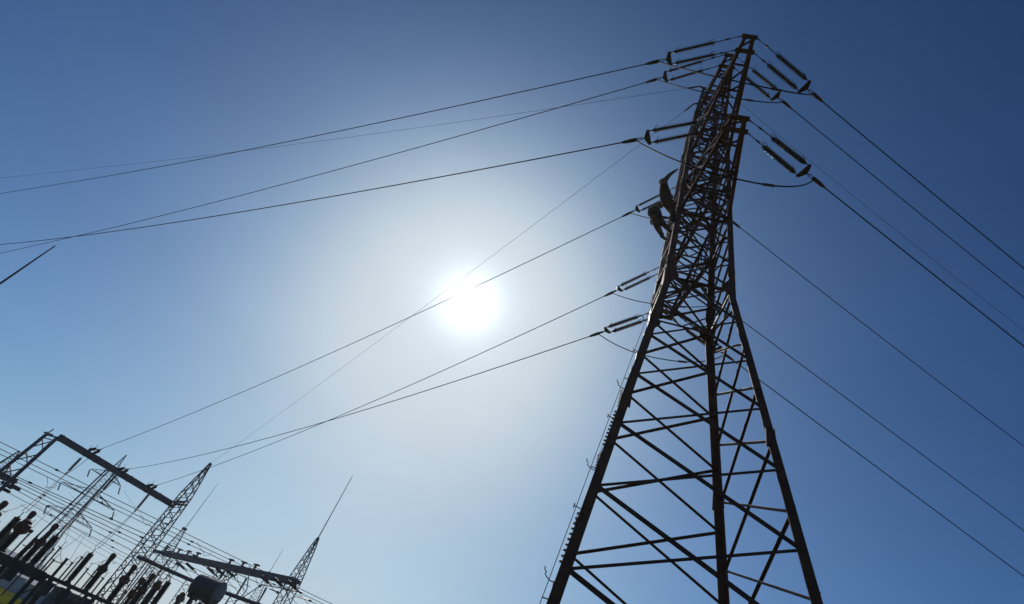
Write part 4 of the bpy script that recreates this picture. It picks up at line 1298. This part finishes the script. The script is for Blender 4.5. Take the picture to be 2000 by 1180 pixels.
# --- the far pylon
FP = D(247, 889, 140)
fb = ground_of(FP)
PF = thing("transmission_pylon", fb, "pale distant lattice pylon seen through the portal gantry", "pylon")
segs = [(0, 4.6, FP.z * .38, 2.0, 5), (FP.z * .38, 2.0, FP.z * .80, 1.3, 9), (FP.z * .80, 1.3, FP.z, .1, 4)]
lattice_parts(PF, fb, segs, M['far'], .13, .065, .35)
for (lx, ly), (rx, ry), nm in (((177, 913), (235, 952), 'upper'), ((120, 940), (226, 1000), 'middle'), ((93, 985), (181, 1034), 'lower')):
    mid = D((lx + rx) / 2, (ly + ry) / 2, 140)
    lp, rp = H(lx, ly, mid.z), H(rx, ry, mid.z)
    dv = ((rp - lp)); dv.z = 0
    ln = min(dv.length, 11.5) / 2
    # keep the arms level and centred on the mast
    u_ = V((bd.x, bd.y, 0)).normalized()
    cc = V((fb.x, fb.y, mid.z))
    half = (D(rx, ry, 140) - D(lx, ly, 140)); half.z = 0; half = half.length / 2
    mb = MB()
    for s in (-1, 1):
        tip = cc + u_ * s * half
        for q in (-.55, .55):
            w_ = V((-u_.y, u_.x, 0)) * q
            mb.bar(cc + u_ * s * .6 + w_, tip, .11, .11); mb.bar(cc + u_ * s * .5 + w_ + V((0, 0, 1.3)), tip, .09, .09)
        for t in (.25, .5, .75):
            a_ = (cc + u_ * s * .6).lerp(tip, t)
            mb.bar(a_, (cc + u_ * s * .5 + V((0, 0, 1.3))).lerp(tip, t - .2), .06, .06)
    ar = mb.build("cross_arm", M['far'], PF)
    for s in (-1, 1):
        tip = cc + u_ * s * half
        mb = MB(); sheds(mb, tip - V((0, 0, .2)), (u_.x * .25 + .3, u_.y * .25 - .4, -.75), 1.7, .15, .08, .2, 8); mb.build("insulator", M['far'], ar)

# --- the long bus wires crossing behind the gantry
BUS = [((0, 861), (495, 1104), 10.5, "topmost of the long bus wires behind the gantry"), ((0, 874.6), (463, 1098), 10.5, "second highest of the long bus wires"), ((0, 885), (442, 1095.7), 10.5, "third of the long bus wires from the top"),
       ((16, 921), (400, 1092), 8.6, "fourth bus wire, uppermost of the lower bundle"), ((27, 930), (390, 1100), 8.6, "fifth bus wire from the top"), ((34, 939), (372, 1105), 8.6, "sixth bus wire from the top"), ((27, 944), (335, 1096), 8.6, "seventh bus wire from the top"), ((22, 950), (325, 1108), 8.6, "eighth bus wire from the top"), ((10, 957), (318, 1118), 8.6, "lowest of the long bus wires")]
for i, (a, b, z, tx) in enumerate(BUS):
    p, q = H(*a, z), H(*b, z)
    d_ = (q - p).normalized(); p = p - d_ * 12
    if i > 2: q = q + d_ * 6
    else: q = q + d_ * 14
    root = thing("bus_wire", p, tx, "cable", "long bus wires behind the gantry")
    mb = MB(); mb.poly(sag_line(p, q, .12, 10), .033, 5); mb.build("wire", M['wire'], root)
    for t in ((.42, .62, .83) if i in (1, 2, 4) else (.33, .55, .78)):
        c = p.lerp(q, t + .013 * i) - V((0, 0, 4 * .12 * t * (1 - t)))
        mb = MB(); mb.bar(c - d_ * .16, c + d_ * .16, .14, .16, (0, 0, 1)); mb.build("wire_clamp", M['fit'], root)
for i, (a, b, dd, tx) in enumerate((((70, 985), (300, 1118), 96, "upper"), ((86, 1000), (262, 1106), 98, "middle"), ((40, 985), (240, 1106), 102, "lower"))):
    mb = MB(); mb.poly(sag_line(D(*a, dd), D(*b, dd), .2), .02, 5)
    mb.top("bus_wire", M['wire'], "faint thin wire far behind the bushings, %s of three" % tx, "cable", "faint far wires behind the bushings", D(*a, dd))
for i, (a, m_, b) in enumerate((((241, 957), (262, 990), (300, 1035)), ((229, 1003), (214, 1018), (196, 1006)), ((134, 962), (168, 1000), (214, 1030)), ((184, 1037), (240, 1072), (310, 1100)))):
    p, q, e = D(*a, 139), D(*m_, 150), D(*b, 165)
    pts = [p * (1 - t) ** 2 + q * 2 * t * (1 - t) + e * t * t for t in [k / 12 for k in range(13)]]
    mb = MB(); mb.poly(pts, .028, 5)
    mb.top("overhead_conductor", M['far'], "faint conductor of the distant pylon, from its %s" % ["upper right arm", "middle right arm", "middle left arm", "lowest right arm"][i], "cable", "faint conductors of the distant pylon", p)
# tap wires hanging from the bus wires
for i, (a, b) in enumerate((((92, 932), (88, 954)), ((112, 947), (89, 952)), ((274, 1006), (281, 1020)), ((296, 1018), (282, 1026)), ((385, 1059), (399, 1085)), ((414, 1078), (397, 1086)))):
    p, q = D(*a, 70), D(*b, 70)
    mb = MB(); mb.poly([p, p.lerp(q, .35) - V((0, 0, .1)) + bd * .25, p.lerp(q, .7) + bd * .15, q], .02, 5)
    mb.top("tap_wire", M['wire'], "short curved tap wire under the upper bus wires, %s" % ["left pair, left one", "left pair, right one", "middle pair, left one", "middle pair, right one", "right pair, left one", "right pair, right one"][i], "cable", "tap wires on the bus wires", p)
# cross beam with strain strings at the far left edge
c0, c1 = H(-40, 912, 9.0), H(28, 940, 9.0)
root = thing("gantry_beam", c0, "dark beam end with short strings at the left edge behind the A-frame", "beam")
mb = MB(); mb.bar(c0, c1, .7, .6, (0, 0, 1)); mb.build("beam", M['frame'], root)
mb = MB(); mb.bar(V((c0.x, c0.y, 0)), c0, .3, .3, bd); mb.build("post", M['frame'], root)
mb = MB(); mb.bar(V((c1.x, c1.y, 0)) - bd * .4, c1 - bd * .4, .22, .22, bd); mb.build("post", M['frame'], root)
for i, ((a, b)) in enumerate((((12, 930), (33, 944)), ((2, 940), (24, 955)), ((18, 946), (40, 958)), ((0, 952), (20, 962)))):
    p, q = D(*a, 78), D(*b, 77)
    s_ = thing("strain_insulator", p, "short dark string at the left edge behind the A-frame, %s" % ["uppermost", "second down", "third down", "lowest"][i], "insulator string", "short strings at the left edge")
    short_string(s_, p, q, .16, .09, .14)

# --- the air: a thin even haze that pales the far lattice
hm = bpy.data.materials.new("thin_haze")
hm.use_nodes = True
ht = hm.node_tree
for n_ in list(ht.nodes): ht.nodes.remove(n_)
ho = ht.nodes.new("ShaderNodeOutputMaterial")
pv = ht.nodes.new("ShaderNodeVolumePrincipled")
pv.inputs["Color"].default_value = (0.80, 0.86, 0.95, 1)
pv.inputs["Density"].default_value = 0.0003
pv.inputs["Anisotropy"].default_value = 0.6
ht.links.new(pv.outputs[0], ho.inputs["Volume"])
mb = MB()
x0, x1, y0, y1, z0, z1 = -320, 320, -120, 420, -1.0, 34.0
mb._add([(x0, y0, z0), (x1, y0, z0), (x1, y1, z0), (x0, y1, z0), (x0, y0, z1), (x1, y0, z1), (x1, y1, z1), (x0, y1, z1)],
        [(3, 2, 1, 0), (4, 5, 6, 7), (0, 1, 5, 4), (1, 2, 6, 5), (2, 3, 7, 6), (3, 0, 4, 7)])
hz_o = mb.build("haze", hm)
hz_o["kind"] = "stuff"
hz_o["label"] = "thin pale haze over the field and substation"
